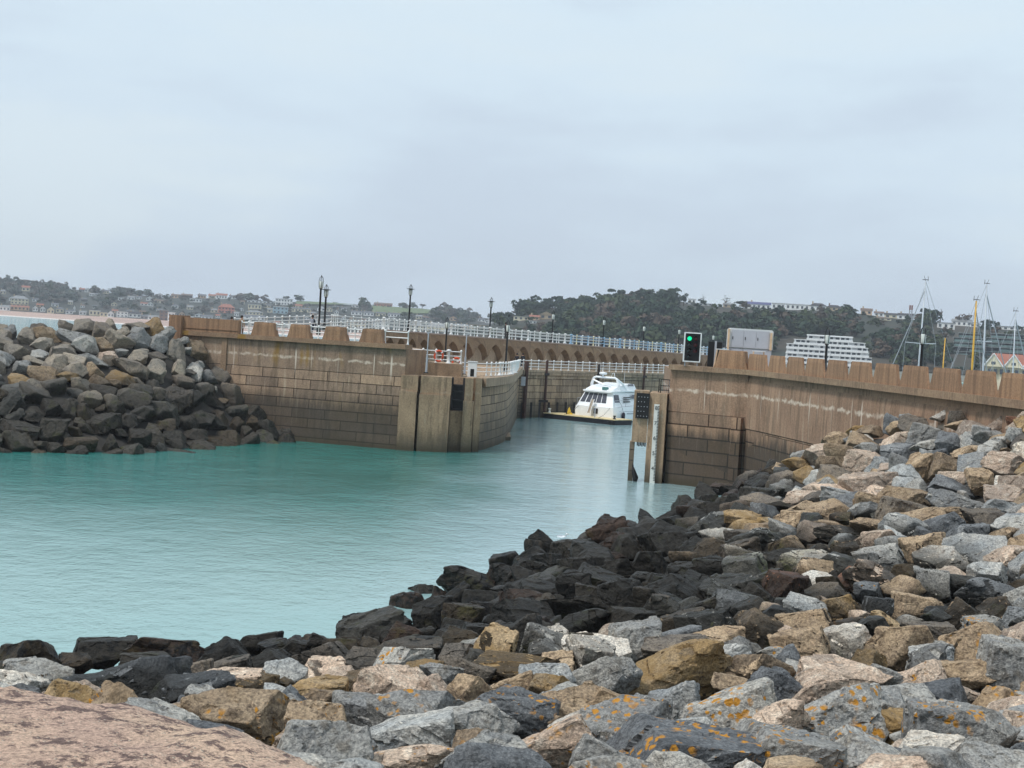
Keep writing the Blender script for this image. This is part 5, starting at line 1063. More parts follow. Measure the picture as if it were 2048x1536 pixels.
LW = Land([(-400, 1240, 3.), (0, 1250, 3.), (340, 1240, 3.), (700, 1220, 3.), (1200, 1200, 3.)],
          [(-400, 552, 1700), (-100, 556, 1700), (0, 567, 1680), (60, 570, 1680), (130, 578, 1680), (200, 583, 1680), (270, 590, 1670), (340, 594, 1660), (400, 596, 1650), (470, 597, 1650), (520, 602, 1650), (600, 604, 1650),
           (640, 606, 1650), (700, 610, 1640), (760, 614, 1640), (840, 619, 1630), (900, 626, 1620), (945, 633, 1600), (1000, 640, 1600), (1100, 648, 1600), (1300, 660, 1600)])
LE = Land([(860, 700, 4.), (960, 690, 4.), (1100, 680, 4.), (1400, 660, 4.), (1700, 640, 4.), (2000, 620, 4.), (2500, 600, 4.)],
          [(860, 668, 1000), (940, 660, 1000), (980, 650, 1000), (1010, 640, 1000), (1040, 622, 1000), (1100, 615, 1000), (1160, 615, 1000), (1210, 612, 1000), (1240, 604, 1000), (1290, 600, 1000), (1340, 598, 1000), (1370, 606, 990), (1400, 610, 980),
           (1450, 614, 970), (1500, 617, 960), (1600, 620, 950), (1680, 622, 940), (1720, 628, 930), (1780, 636, 920), (1830, 640, 910), (1900, 650, 900), (2000, 656, 890), (2100, 662, 880), (2500, 680, 860)])
def land_mat(name, a, b_):
    m, t, bb = nt(name); g = N(t, 'ShaderNodeNewGeometry'); P = g.outputs['Position']
    LK(t, mixc(t, ramp(t, noise_(t, P, .02, 5, .6), .4, .6), a, b_), bb.inputs['Base Color']); bb.inputs['Roughness'].default_value = .95; return m
LW.mesh('far_hill', land_mat('far_hillside', lin(52, 57, 50), lin(66, 66, 60)), -350, 1200)
LE.mesh('wooded_hill', land_mat('hillside', lin(44, 50, 40), lin(66, 60, 50)), 860, 2450)
# beach on the far side of the bay
mb = MB(); V = []
for px in range(-350, 900, 25):
    yw = float(np.interp(px, [-350, 0, 340, 900], [1110, 1069, 965, 940])); q0, q1 = plan(px, yw), plan(px, 1262)
    V += [(q0.x, q0.y, -.3), (q0.x * 1.012, q0.y * 1.012, .15)] + [(plan(px, yw + (1262 - yw) * f_).x, yw + (1262 - yw) * f_, z) for f_, z in ((.35, .9), (.7, 2.2), (1., 3.2))]
k = 5; n_ = len(V) // k; mb.add(V, [(i * k + j, (i + 1) * k + j, (i + 1) * k + j + 1, i * k + j + 1) for i in range(n_ - 1) for j in range(k - 1)])
m, t, b = nt('beach_sand'); g = N(t, 'ShaderNodeNewGeometry'); sx = N(t, 'ShaderNodeSeparateXYZ'); LK(t, g.outputs['Position'], sx.inputs[0])
c = mixc(t, ramp(t, noise_(t, g.outputs['Position'], .03, 4, .6, (.4, 1, 1)), .4, .6), lin(188, 160, 146), lin(168, 142, 130)); c = mixc(t, ramp(t, sx.outputs[2], .6, .1), c, lin(226, 216, 208)); LK(t, c, b.inputs['Base Color']); b.inputs['Roughness'].default_value = .9
tag(mb.build('beach', m, smooth=True), kind='structure')
# level ground between the marina and the hill
mb = MB(); V = [plan(px, Y) + Vector((0, 0, 3.6)) for px, Y in ((985, 400), (1500, 330), (2600, 300), (2600, 700), (1700, 700), (860, 760))]
mb.prism([(v.x, v.y) for v in V], -6.0 + .5, 3.6); tag(mb.build('quayside_ground', M_simple('quayside', lin(120, 120, 108), .9, .1, .05)), kind='structure')
# ------------------------------------------------------------------ houses
HW = {n: M_simple('render_' + n, lin(*c), .8, .05, .3) for n, c in dict(white=(242, 242, 240), cream=(226, 216, 190), pink=(208, 142, 126), blue=(168, 192, 202), grey=(158, 158, 156), tan=(186, 168, 142), brown=(128, 108, 96), peach=(216, 186, 158)).items()}
RFM = {n: M_simple('roof_' + n, lin(*c), .7, .08, .5) for n, c in dict(slate=(104, 106, 112), red=(158, 104, 88), brown=(116, 98, 88), white=(222, 222, 222), grey=(142, 144, 146), violet=(88, 90, 128), dark=(66, 64, 68)).items()}
WINM = M_simple('house_window', lin(74, 82, 92), .3, .1, .5)
houses = []
_mb = MB(); _mb.box(-.5, .5, -.025, .025, 0, 1); _o = _mb.build('pane', WINM); PANE = _o.data; bpy.data.objects.remove(_o)
def house(land, px, py, w_, h_, wc, rf='slate', rc=None, t=None, n=None):
    """px, py = middle of the base line in the photo; w_, h_ = size there"""
    rc = rc or rf; t_ = land.at_py(px, py); p = land.p(px, t_); k = p.y / F; W, Hh = w_ * k, h_ * k; D = min(max(W * .6, 6), 11)
    style = n or 'gable'; rot = -math.atan2(p.x, p.y)
    th = thing('house', '', 'house', p - Vector((0, 0, .3)), 'houses on the far shore' if land is LW else 'houses on the wooded hill', rz=rot)
    hr = {'gable': .34, 'front': .42, 'hip': .36, 'flat': .07, 'row': .26}[style] * (Hh if style != 'row' else Hh); hw = Hh - hr + .3
    mb = MB(); mb.box(-W / 2, W / 2, 0, D, -3, hw); mb.build('wall', HW[wc], th, origin=(0, 0, 0))
    mb = MB(); e = .35
    if style in ('gable', 'row'):
        mb.add([(-W / 2 - e, -e, hw - .1), (W / 2 + e, -e, hw - .1), (W / 2 + e, D + e, hw - .1), (-W / 2 - e, D + e, hw - .1), (-W / 2 - e, D / 2, hw + hr), (W / 2 + e, D / 2, hw + hr)], [(0, 1, 5, 4), (2, 3, 4, 5), (1, 2, 5), (3, 0, 4), (3, 2, 1, 0)])
    elif style == 'front':
        mb.add([(-W / 2 - e, -e, hw - .1), (W / 2 + e, -e, hw - .1), (W / 2 + e, D + e, hw - .1), (-W / 2 - e, D + e, hw - .1), (0, -e, hw + hr), (0, D + e, hw + hr)], [(0, 4, 5, 3), (1, 2, 5, 4), (2, 3, 5), (3, 2, 1, 0)])
        g_ = MB(); g_.add([(-W / 2, -.02, hw), (W / 2, -.02, hw), (0, -.02, hw + hr * .94)], [(0, 1, 2)]); g_.build('gable', HW[wc], th, origin=(0, 0, 0))
    elif style == 'hip':
        i_ = min(W * .28, D * .5); mb.add([(-W / 2 - e, -e, hw - .1), (W / 2 + e, -e, hw - .1), (W / 2 + e, D + e, hw - .1), (-W / 2 - e, D + e, hw - .1), (-W / 2 + i_, D / 2, hw + hr), (W / 2 - i_, D / 2, hw + hr)], [(0, 1, 5, 4), (2, 3, 4, 5), (1, 2, 5), (3, 0, 4), (3, 2, 1, 0)])
    else: mb.box(-W / 2 - e, W / 2 + e, -e, D + e, hw - .05, hw + hr)
    rfo = mb.build('roof', RFM[rc], th, origin=(0, 0, 0))
    if style in ('gable', 'row', 'hip') and w_ > 9:
        mb = MB()
        for x in ((-W * .32,) if style != 'row' else np.linspace(-W * .42, W * .42, max(2, int(w_ / 7)))): mb.box(x - .45, x + .45, D / 2 - .4, D / 2 + .4, hw, hw + hr + 1.1)
        mb.build('chimney', HW['tan' if wc != 'tan' else 'brown'], rfo, origin=(0, 0, 0))
    ns = max(1, round(hw / 3.0)); nc = max(2, min(7, round(W / 3.2)))
    for r_ in range(ns):
        z = (r_ + .32) * hw / ns
        for c_ in range(nc):
            o = bpy.data.objects.new('window', PANE); COL.objects.link(o); o.parent = th; o.location = (-W / 2 + W * (c_ + .5) / nc, -.035, z); o.scale = (W / nc * .44, 1, hw / ns * .45)
    houses.append((th, land, px, py, w_, h_, wc, style, rc)); return th
HL = '''50 582 15 11 cream gable red;5 588 11 9 cream hip grey;39 608 34 17 cream hip grey;146 578 9 5 white flat white;10 621 20 11 white gable grey;40 620 36 9 peach row red;71 622 10 11 white front slate;86 623 10 11 white front slate;102 626 13 13 cream front grey;120 625 15 11 cream hip slate;139 628 14 8 white gable slate;149 624 5 14 white front slate;166 629 14 8 white gable grey;190 631 21 10 cream flat white;208 633 15 9 cream flat grey;222 634 12 13 white front slate;245 634 22 11 white flat white;270 635 24 11 white gable dark;289 638 14 9 grey gable slate;309 639 24 9 white gable grey;328 641 17 21 brown flat grey;343 641 14 17 white flat white;182 592 10 6 white gable grey;193 591 9 5 white gable slate;241 602 12 7 white flat white;261 599 14 7 white gable grey;277 598 11 6 white gable slate;298 601 14 9 white front slate;318 595 15 9 white front red;316 606 18 7 cream gable brown;350 596 18 8 peach gable brown;390 604 24 7 white flat white;372 596 22 8 brown gable brown;402 594 16 8 peach gable slate;422 594 14 8 cream gable red;441 598 22 11 white gable red;462 598 11 8 white gable slate;452 626 32 18 pink hip red;414 640 22 10 white gable slate;398 634 16 8 white front slate;508 618 26 9 cream flat white;520 606 54 4 white flat white;566 610 34 13 white flat white;560 627 30 14 blue flat white;508 630 34 9 cream hip grey;542 625 16 9 cream gable grey;506 640 46 10 white gable slate;601 624 38 9 cream row slate;641 622 16 11 white front slate;657 623 12 10 cream front slate;712 630 22 9 white row slate;736 632 20 9 white row slate;760 633 20 9 cream row slate;786 634 24 9 white row slate;764 612 36 9 pink gable brown;668 605 10 4 white flat white;834 662 26 16 cream hip grey;873 663 38 18 cream hip grey;922 660 26 12 peach row grey;960 663 44 15 tan flat grey;905 641 14 9 peach front red;1002 664 24 10 pink gable red;715 655 30 14 cream row slate;760 656 34 14 white row slate;640 648 30 10 white gable grey;80 614 14 7 peach gable red;110 613 14 7 white gable slate;230 626 12 7 peach gable red;260 626 14 7 grey gable slate;285 628 12 7 tan gable brown'''.split(';')
for s_ in HL:
    a = s_.split(); house(LW, float(a[0]), float(a[1]), float(a[2]), float(a[3]), a[4], a[5], a[6], n=a[5])
q_ = random.Random(5)
for _ in range(400):
    if len(houses) > 128: break
    px = q_.uniform(2, 1000); f_ = LW.p(px, .0); fy_ = proj(f_)[1]; ry_ = proj(LW.p(px, 1.))[1]; t_ = q_.choice((.02, .05, .12, .2, .3, .4, .5, .62, .75, .88)) if px > 160 else q_.choice((.02, .06, .12, .25)); py = proj(LW.p(px, t_))[1]
    w_, h_ = q_.uniform(8, 15), q_.uniform(6, 9)
    if any(abs(px - h2[2]) < (w_ + h2[4]) * .46 and abs(py - h2[3]) < 6.5 for h2 in houses): continue
    if any(a < px < c_ and b_ < py < d_ for a, b_, c_, d_ in ((585, 596, 715, 613), (738, 611, 870, 631))): continue
    house(LW, px, py, w_, h_, q_.choice(('white', 'white', 'white', 'cream', 'peach', 'grey')), None, q_.choice(('slate', 'slate', 'grey', 'red', 'brown')), n=q_.choice(('gable', 'gable', 'front', 'hip')))
HE = '''1040 640 30 8 cream flat grey;1067 640 20 10 peach gable red;1090 638 27 16 tan front brown;1064 646 15 5 white flat white;1378 604 15 10 white flat white;1392 610 56 4 white flat grey;1452 615 22 9 tan gable grey;1512 613 46 14 white gable violet;1551 614 26 13 white flat white;1589 614 46 12 white flat white;1630 617 34 15 white hip dark;1662 618 30 12 tan hip dark;1727 627 22 13 peach gable brown;1752 629 18 10 white gable brown;1776 631 25 10 cream gable dark;1806 636 31 12 white gable dark;1887 657 34 12 white flat grey;1918 652 38 14 white gable grey;1945 654 20 11 white front grey;2012 660 46 7 white flat grey;1760 640 34 6 cream hip brown'''.split(';')
for s_ in HE:
    a = s_.split(); house(LE, float(a[0]), float(a[1]), float(a[2]), float(a[3]), a[4], a[5], a[6], n=a[5])
# ------------------------------------------------------------------ white stepped apartment block
AY = 640.; k = AY / F
def lx(px, o=1655): return (px - o) * k
p = plan(1655, AY); ap = thing('apartment_block', 'large white stepped apartment block with balconies at the hill foot', 'apartment block', (p.x, p.y, 3.6), rz=-math.atan2(p.x, p.y))
zb = lambda py: zat(1655, py, AY) - 3.6
WALLW = M_simple('white_render', lin(234, 235, 236), .7, .03, .3); SHD = M_simple('balcony_glass', lin(150, 156, 164), .3, .08, .4); WG = M_simple('apartment_window', lin(78, 86, 98), .25, .15, .4)
fl_ = 2.05
tops = zb(672); nfl = 7
steps = [(1573, 1741, 0), (1573, 1741, 1), (1573, 1741, 2), (1574, 1735, 3), (1574, 1733, 4), (1588, 1727, 5), (1613, 1702, 6)]
base0 = tops - 7 * fl_
for a, b_, f_ in steps:
    z0, z1 = base0 + f_ * fl_, base0 + (f_ + 1) * fl_; sag = math.tan(ROLL) * 0
    mb = MB(); mb.box(lx(a), lx(b_), 1.2, 12, z0 if f_ else -5, z1 - .02); mb.build('storey', WALLW, ap, origin=(0, 0, 0))
    mb = MB(); mb.box(lx(a) - .2, lx(b_) + .2, .0, 1.2, z0 + fl_ - .28, z0 + fl_); mb.box(lx(a) - .2, lx(b_) + .2, 0, .1, z0, z0 + .75); mb.build('balcony', WALLW, ap, origin=(0, 0, 0))
    xs = [x for x in np.arange(a + 4, b_ - 6, 10.4)]
    for i, x in enumerate(xs):
        if (i * 5 + f_ * 3) % 7 == 2: continue
        mb = MB(); w__ = (6.6, 5.2, 7.4)[(i + f_) % 3]; mb.box(lx(x), lx(x + w__), 1.12, 1.18, z0 + .15, z1 - .42); mb.build('window', WG, ap, origin=(0, 0, 0))
    for i, x in enumerate(xs[::2]): mb = MB(); mb.box(lx(x - 2.2), lx(x - .8), -.12, 1.2, z0, z1); mb.build('fin', WALLW, ap, origin=(0, 0, 0))
mb = MB(); mb.box(lx(1612), lx(1703), .2, 12.2, tops - .02, tops + .3); mb.build('roof', WALLW, ap, origin=(0, 0, 0))
# ------------------------------------------------------------------ grey glazed apartments on the terrace of the hill
GLZ = M_simple('green_glazing', lin(118, 142, 140), .25, .2, .3); CONC = M_simple('grey_render', lin(132, 140, 138), .7, .08, .3); DKB = M_simple('dark_recess', lin(58, 62, 66), .6, .15, .3)
for (a, b_, pt_y, fl, lab) in ((1906, 1966, 666, 5, 'grey glazed terrace apartments beside the yellow mast, shorter wing'), (1972, 2076, 668, 5, 'grey glazed terrace apartments behind the grey masts, longer wing')):
    Y = 700.; c_ = (a + b_) / 2; p = plan(c_, Y); th = thing('terrace_apartments', lab, 'apartment block', (p.x, p.y, 4), 'grey apartments on the hill', rz=-math.atan2(p.x, p.y)); kk = Y / F
    zt = zat(c_, pt_y, Y) - 4; fh = 9.2 * kk
    for f_ in range(fl):
        z1 = zt - f_ * fh; z0 = z1 - fh; w2 = (b_ - a) / 2 * kk - (f_ == 0) * 2
        mb = MB(); mb.box(-w2, w2, 1.5, 12, z0 if f_ < fl - 1 else -6, z1); mb.build('storey', DKB, th, origin=(0, 0, 0))
        mb = MB(); mb.box(-w2 - .3, w2 + .3, 0, 1.5, z1 - .35, z1); mb.build('slab', CONC, th, origin=(0, 0, 0))
        mb = MB(); n = int(w2 / 3)
        for i in range(n):
            if (i * 7 + f_ * 3) % 5 == 4: continue
            x = -w2 + 2 * w2 * i / n; mb.box(x + .2, x + 2 * w2 / n - .25, -.02, .06, z0 + .1, z0 + .1 + (z1 - z0) * .42)
        mb.build('balustrade', GLZ, th, origin=(0, 0, 0))
        mb = MB()
        for i in range(n):
            x = -w2 + 2 * w2 * i / n
            if (i + f_) % 3: mb.box(x + .5, x + 2 * w2 / n - .8, 1.42, 1.48, z0 + .5, z1 - .6)
        mb.build('glazing', GLZ if f_ % 2 else CONC, th, origin=(0, 0, 0))
# ------------------------------------------------------------------ twin gabled boathouse
BY = 330.; p = plan(2012, BY); bh = thing('gabled_boathouse', 'cream twin gabled building with red brown roof behind the sea wall', 'building', (p.x, p.y, 3.6), rz=-math.atan2(p.x, p.y)); k = BY / F
Zb = lambda py, px=2012: zat(px, py, BY) - 3.6
X = lambda px: (px - 2012) * k
ze, zr = Zb(731), Zb(710)
mb = MB(); mb.box(X(1973), X(2075), 0, 12, -4, ze); mb.build('wall', HW['cream'], bh, origin=(0, 0, 0))
mb = MB(); mb.add([(X(1972), -.3, ze - .1), (X(2076), -.3, ze - .1), (X(2076), 6, zr + .3), (X(1985), 6, zr + .3), (X(1972), 12, ze), (X(2076), 12, ze)], [(0, 1, 2, 3), (3, 2, 5, 4), (0, 3, 4)]); mb.build('roof', RFM['red'], bh, origin=(0, 0, 0))
for c_ in (1988, 2026.5, 2062):
    mb = MB(); w2 = X(c_ + 17) - X(c_); mb.add([(X(c_) - w2, -.6, ze - .4), (X(c_) + w2, -.6, ze - .4), (X(c_), -.6, zr), (X(c_) - w2, 0, ze - .4), (X(c_) + w2, 0, ze - .4), (X(c_), 0, zr)], [(0, 1, 2), (0, 2, 5, 3), (1, 4, 5, 2)]); g_ = mb.build('gable', HW['cream'], bh, origin=(0, 0, 0))
    mb = MB()
    for s2 in (-1, 1): mb.add([(X(c_) + s2 * (w2 + .25), -.85, ze - .65), (X(c_), -.85, zr + .05), (X(c_), -.85, zr + .35), (X(c_) + s2 * (w2 + .5), -.85, ze - .5), (X(c_) + s2 * (w2 + .25), 4, ze - .65), (X(c_), 5, zr + .05), (X(c_), 5, zr + .35), (X(c_) + s2 * (w2 + .5), 4, ze - .5)], [(0, 1, 2, 3), (3, 2, 6, 7), (0, 4, 5, 1)])
    mb.build('bargeboard', WHITE, g_, origin=(0, 0, 0)); mb = MB(); mb.box(X(c_ - 4), X(c_ + 4), -.66, -.61, ze + .1, ze + .7); mb.build('window', WINM, g_, origin=(0, 0, 0))
for px in (1979, 1990, 2001, 2014, 2030, 2044): mb = MB(); mb.box(X(px), X(px + 6), -.66, -.02, ze - 2.0, ze - .9); mb.build('window', WINM, bh, origin=(0, 0, 0))
# red and white lattice mast on the ridge
t_ = LE.at_py(1815, 628); p = LE.p(1815, t_); lm = thing('lattice_mast', 'red and white lattice radio mast on the ridge', 'mast', p); h = 19 * p.y / F + 3
mb = MB()
for x, y in ((-.7, -.7), (.7, -.7), (.7, .7), (-.7, .7)): mb.box(x - .15, x + .15, y - .15, y + .15, 0, h * .68)
for i in range(5): mb.box(-.8, .8, -.8, -.6, i * h * .13, i * h * .13 + .2)
mb.build('lower_lattice', GREYP, lm, origin=(0, 0, 0)); mb = MB()
for x, y in ((-.7, -.7), (.7, -.7), (.7, .7), (-.7, .7)): mb.box(x - .2, x + .2, y - .2, y + .2, h * .68, h)
for i in range(4): mb.box(-.9, .9, -.9, -.6, h * .68 + i * h * .08, h * .68 + i * h * .08 + .35)
mb.build('top_section', RFM['red'], lm, origin=(0, 0, 0))
# ------------------------------------------------------------------ yachts in the marina behind the wall
ALU = M_simple('mast_alloy', lin(188, 194, 200), .35, .06, 2, spec=.6); YEL = M_simple('varnished_spar', lin(214, 166, 62), .4, .1, 3); WIRE = M_simple('rigging_wire', lin(150, 156, 162), .5, .05, 2)
def yacht(pxb, pyb, pxt, pyt, Y, label, mast, hullm, r=.11, spread=(), boom=None, cabin=True, furl=0., L=11., stays=True, rz=20):
    b_, tp = at(pxb, pyb, Y), at(pxt, pyt, Y); d_ = (tp - b_).normalized(); z0 = 2.0
    foot = b_ - d_ * ((b_.z - z0) / d_.z); th = thing('sailing_yacht', label, 'yacht', (foot.x, foot.y, 0), 'yachts moored behind the sea wall', rz=rad(rz))
    r *= .62; R_ = Matrix.Rotation(-rad(rz), 3, 'Z'); loc = lambda q: R_ @ (Vector(q) - Vector((foot.x, foot.y, 0)))
    secs = []
    for x, w2, zs in ((-L / 2, 1.2, 1.7), (-L / 4, 1.75, 1.7), (0, 1.9, 1.75), (L / 4, 1.4, 1.9), (L / 2, .05, 2.1)): secs.append([(x, -w2, zs), (x, -w2 * .9, .3), (x, 0, -.5), (x, w2 * .9, .3), (x, w2, zs), (x, 0, zs + .1), (x, -w2, zs)])
    Lp(secs, 'hull', hullm, th)
    mb = MB(); mb.bevbox(-L * .25, L * .18, -1.1, 1.1, 1.8, 2.6, .2); mb.build('cabin', GEL, th, origin=(0, 0, 0))
    m0, m1 = loc(foot), loc(tp); mb = MB(); mb.tube([m0, m0.lerp(m1, .5), m1], [r * 1.15, r * 1.05, r * .75], 8); ms_ = mb.build('mast', mast, th, origin=(0, 0, 0), smooth=True)
    mb = MB(); mb.tube([m1 + Vector((-.3, 0, .12)), m1 + Vector((.35, 0, .12))], .03, 4); mb.tube([m1 + Vector((-.25, 0, 0)), m1 + Vector((-.25, 0, .45))], .025, 4); mb.tube([m1, m1 + Vector((.22, 0, .5))], .02, 4); mb.build('masthead_gear', DARKM, ms_, origin=(0, 0, 0))
    ln = (m1 - m0).length
    for s_, hw in spread:
        q = m0.lerp(m1, s_); mb = MB(); mb.tube([q + Vector((-hw * .85, hw * .3, .05)), q, q + Vector((hw * .85, -hw * .3, .05))], .04, 5); mb.build('spreader', mast, ms_, origin=(0, 0, 0))
    if stays:
        mb = MB(); hw = spread[-1][1] if spread else .9; sp = m0.lerp(m1, spread[-1][0] if spread else .5)
        for s2 in (-1, 1): mb.tube([m0 + Vector((s2 * 1.5, -s2 * .5, 0)), sp + Vector((s2 * hw * .85, -s2 * hw * .3, 0)), m0.lerp(m1, .97)], .022, 4)
        mb.tube([Vector((-L * .48, 0, 1.9)), m1], .022, 4); mb.build('shroud', WIRE, th, origin=(0, 0, 0))
        mb = MB(); mb.tube([Vector((L * .36, 0, 2.1)), m0.lerp(m1, .94)], .04 + furl, 6); mb.build('forestay', WIRE, th, origin=(0, 0, 0))
    if boom:
        q = m0.lerp(m1, boom[0]); mb = MB(); mb.tube([q, q + Vector((boom[1], 0, boom[2]))], .09, 6); mb.build('boom', boom[3], th, origin=(0, 0, 0))
    return th
LT = M_simple('pale_green_spar', lin(186, 210, 200), .5, .06, 2)
yacht(1838, 722, 1851.5, 562, 140, 'grey masted yacht leaning over beside the wall lamp, with furled forestay', ALU, GEL, .13, ((.33, .2), (.60, 1.6)), furl=.0, L=15, rz=198)
yacht(1886.5, 728, 1890.5, 676, 135, 'yacht with a short yellow mast topped by a white light', YEL, GEL, .10, (), (.55, 1.9, .1, LT), L=7, stays=False)
yacht(1944.5, 731, 1952.5, 602, 130, 'yacht with a tall varnished yellow mast', YEL, M_simple('red_hull', lin(150, 48, 48), .4, .1, 2), .15, (), (.42, -3.4, .5, LT), L=10)
yacht(1966.5, 731, 1973.5, 569, 145, 'tall grey masted yacht standing just beyond the yellow mast', ALU, GEL, .15, ((.40, 1.3), (.63, .8)), furl=.01, L=14)
yacht(2026.5, 729, 2031.5, 624, 150, 'grey masted yacht with radar dome, nearest the twin gabled building', ALU, GEL, .12, ((.5, .7),), furl=.03, L=12)
yacht(1806, 760, 1806.5, 735, 120, 'low white yacht showing only its deck through the wall notch', WHITE, GEL, .05, (), None, stays=False)
# ------------------------------------------------------------------ trees
def crown(seed, nl, nq, flat=1., core=.55):
    r = np.random.RandomState(seed); cs_ = r.normal(0, .42, (nl, 3)); cs_[:, 2] = cs_[:, 2] * .7 * flat; rs = r.uniform(.34, .58, nl)
    L = r.randint(0, nl, nq); d_ = r.normal(0, 1, (nq, 3)); d_ /= np.linalg.norm(d_, axis=1)[:, None]; d_[:, 2] = np.where(r.rand(nq) < .65, np.abs(d_[:, 2]), d_[:, 2])
    c = cs_[L] + d_ * rs[L][:, None] * r.uniform(.72, 1.05, nq)[:, None] * np.array([1, 1, .85 * flat])
    nrm = d_ + r.normal(0, .45, (nq, 3)); nrm /= np.linalg.norm(nrm, axis=1)[:, None]
    a = np.cross(nrm, np.array([.13, .31, .94])); a /= np.linalg.norm(a, axis=1)[:, None]; b_ = np.cross(nrm, a); s_ = r.uniform(.07, .15, nq)[:, None]
    j = lambda: r.uniform(.7, 1.3, (nq, 1))
    V = np.stack([c - a * s_ * j() - b_ * s_ * j(), c + a * s_ * j() - b_ * s_ * j(), c + a * s_ * j() + b_ * s_ * j(), c - a * s_ * j() + b_ * s_ * j()], 1)
    V = V / np.abs(V).max(); return V.reshape(-1, 3)
def leaf_mat(name, a, b_, c_):
    m, t, b = nt(name); g = N(t, 'ShaderNodeNewGeometry'); n1 = noise_(t, g.outputs['Position'], .10, 4, .6)
    c = mixc(t, ramp(t, n1, .38, .62), a, b_); c = mixc(t, math_(t, 'MULTIPLY', g.outputs['Random Per Island'], .8), c, c_); LK(t, c, b.inputs['Base Color']); b.inputs['Roughness'].default_value = .85; b.inputs['Specular IOR Level'].default_value = .15; return m
LFD = leaf_mat('pine_foliage', lin(50, 66, 54), lin(64, 80, 62), lin(40, 54, 46)); LFG = leaf_mat('broad_foliage', lin(70, 82, 56), lin(84, 92, 66), lin(54, 66, 48)); LFB = leaf_mat('bare_twigs', lin(106, 92, 80), lin(92, 84, 72), lin(78, 70, 62))
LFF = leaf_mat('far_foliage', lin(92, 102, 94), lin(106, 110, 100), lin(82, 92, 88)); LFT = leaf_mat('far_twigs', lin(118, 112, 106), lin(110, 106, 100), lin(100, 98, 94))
CRN = [crown(s_, 7 + s_ % 4, 260, (.8, 1., .65)[s_ % 3]) for s_ in range(12)]
boxes = [(h_[2] - h_[4] * .6, h_[3] - h_[5] - 1, h_[2] + h_[4] * .6, h_[3] + 2) for h_ in houses] + [(1565, 668, 1745, 740), (1900, 660, 2070, 718), (1965, 700, 2070, 740)]
fields = [(590, 598, 712, 611), (742, 613, 868, 629)]
def wood(name, land, x0, x1, n, rmin, rmax, mats, wts, seed, t0=.0, t1=1.02, label=''):
    q = random.Random(seed); V, MI, cnt = [], [], 0
    for _ in range(n):
        px, t_ = q.uniform(x0, x1), q.uniform(t0, t1) ** .9; p = land.p(px, t_); r_ = q.uniform(rmin, rmax) * (1.25 if q.random() < .15 else 1)
        k = F / p.y; cx, cy = proj(p + Vector((0, 0, r_ * .5))); rp = r_ * k
        if any(a - rp * .6 < cx < c_ + rp * .6 and b_ - rp * .25 < cy < d_ + rp * .8 for a, b_, c_, d_ in boxes): 
            if q.random() < .85: continue
            r_ *= .5
        if any(a < cx < c_ and b_ < cy < d_ for a, b_, c_, d_ in fields): continue
        if land is LE and px > 1380 and t_ > .93: r_ *= .5
        a = q.uniform(0, 6.28); C_, S_ = math.cos(a), math.sin(a); c = CRN[q.randrange(12)] @ np.array([[C_, S_, 0], [-S_, C_, 0], [0, 0, q.uniform(.7, 1.15)]]) * r_ + np.array(p + Vector((0, 0, r_ * .55)))
        V.append(c); MI.append(np.full(len(c) // 4, q.choices(range(len(mats)), wts)[0])); cnt += 1
    V = np.vstack(V); Fc = np.arange(len(V)).reshape(-1, 4); o = np_mesh(name, V, Fc, np.concatenate(MI), mats, False); return tag(o, label, 'woodland', kind='stuff')
wood('woodland', LE, 900, 2250, 1750, 4.0, 8.0, [LFD, LFG, LFB], [6, 4, 1.2], 21, label='dark evergreen and bare winter woodland covering the near hill')
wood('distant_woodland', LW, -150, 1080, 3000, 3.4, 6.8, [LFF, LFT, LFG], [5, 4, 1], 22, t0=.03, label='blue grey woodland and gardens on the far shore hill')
mbF = MB()
for a, b_, c_, d_ in fields:
    nx, ny = 12, 4; V = [LW.p(a + (c_ - a) * i / nx, LW.at_py(a + (c_ - a) * i / nx, d_ + (b_ - d_) * j / ny)) + Vector((0, 0, 1.2)) for i in range(nx + 1) for j in range(ny + 1)]
    mbF.add(V, [(i * (ny + 1) + j, (i + 1) * (ny + 1) + j, (i + 1) * (ny + 1) + j + 1, i * (ny + 1) + j + 1) for i in range(nx) for j in range(ny)])
tag(mbF.build('grass', M_simple('meadow', lin(108, 122, 86), .9, .1, .05)), 'green meadow strips between the far terraces', kind='stuff')
BARK = M_simple('bark', lin(74, 64, 56), .9, .2, 1)
def tree(land, px, pyb, pyt, wpx, label, m, kind=0, lean=0):
    t_ = land.at_py(px, pyb); p = land.p(px, t_); k = p.y / F; h = (pyb - pyt) * k; w2 = wpx * k / 2
    th = thing('tree', label, 'tree', p, 'single trees standing on the skyline'); mb = MB()
    tops_ = {0: .55, 1: .8, 2: .9}[kind]; mb.tube([(0, 0, -1), (0, 0, h * .3), (w2 * .1, 0, h * tops_)], [h * .04, h * .03, h * .012], 6)
    for a in range(5): an = a * 1.26; mb.tube([(0, 0, h * .35), (math.cos(an) * w2 * .6, math.sin(an) * w2 * .6, h * .68)], [h * .018, h * .006], 4)
    mb.build('trunk', BARK, th, origin=(0, 0, 0))
    if kind == 0: V = crown(int(px), 10, 420) * np.array([w2, w2, h * .42]) + np.array([0, 0, h * .60])
    elif kind == 1:                                          # layered cedar / open conifer
        V = np.vstack([crown(int(px) + i, 5, 90, .25) * np.array([w2 * s_, w2 * s_, h * .12]) + np.array([w2 * .2 * (-1) ** i, 0, h * z]) for i, (s_, z) in enumerate(((1., .42), (.85, .58), (.7, .74), (.4, .92)))])
    else: V = crown(int(px), 9, 170, 1.) * np.array([w2, w2, h * .45]) + np.array([0, 0, h * .58])
    np_mesh('crown', V, np.arange(len(V)).reshape(-1, 4), np.zeros(len(V) // 4), [m], False).parent = th
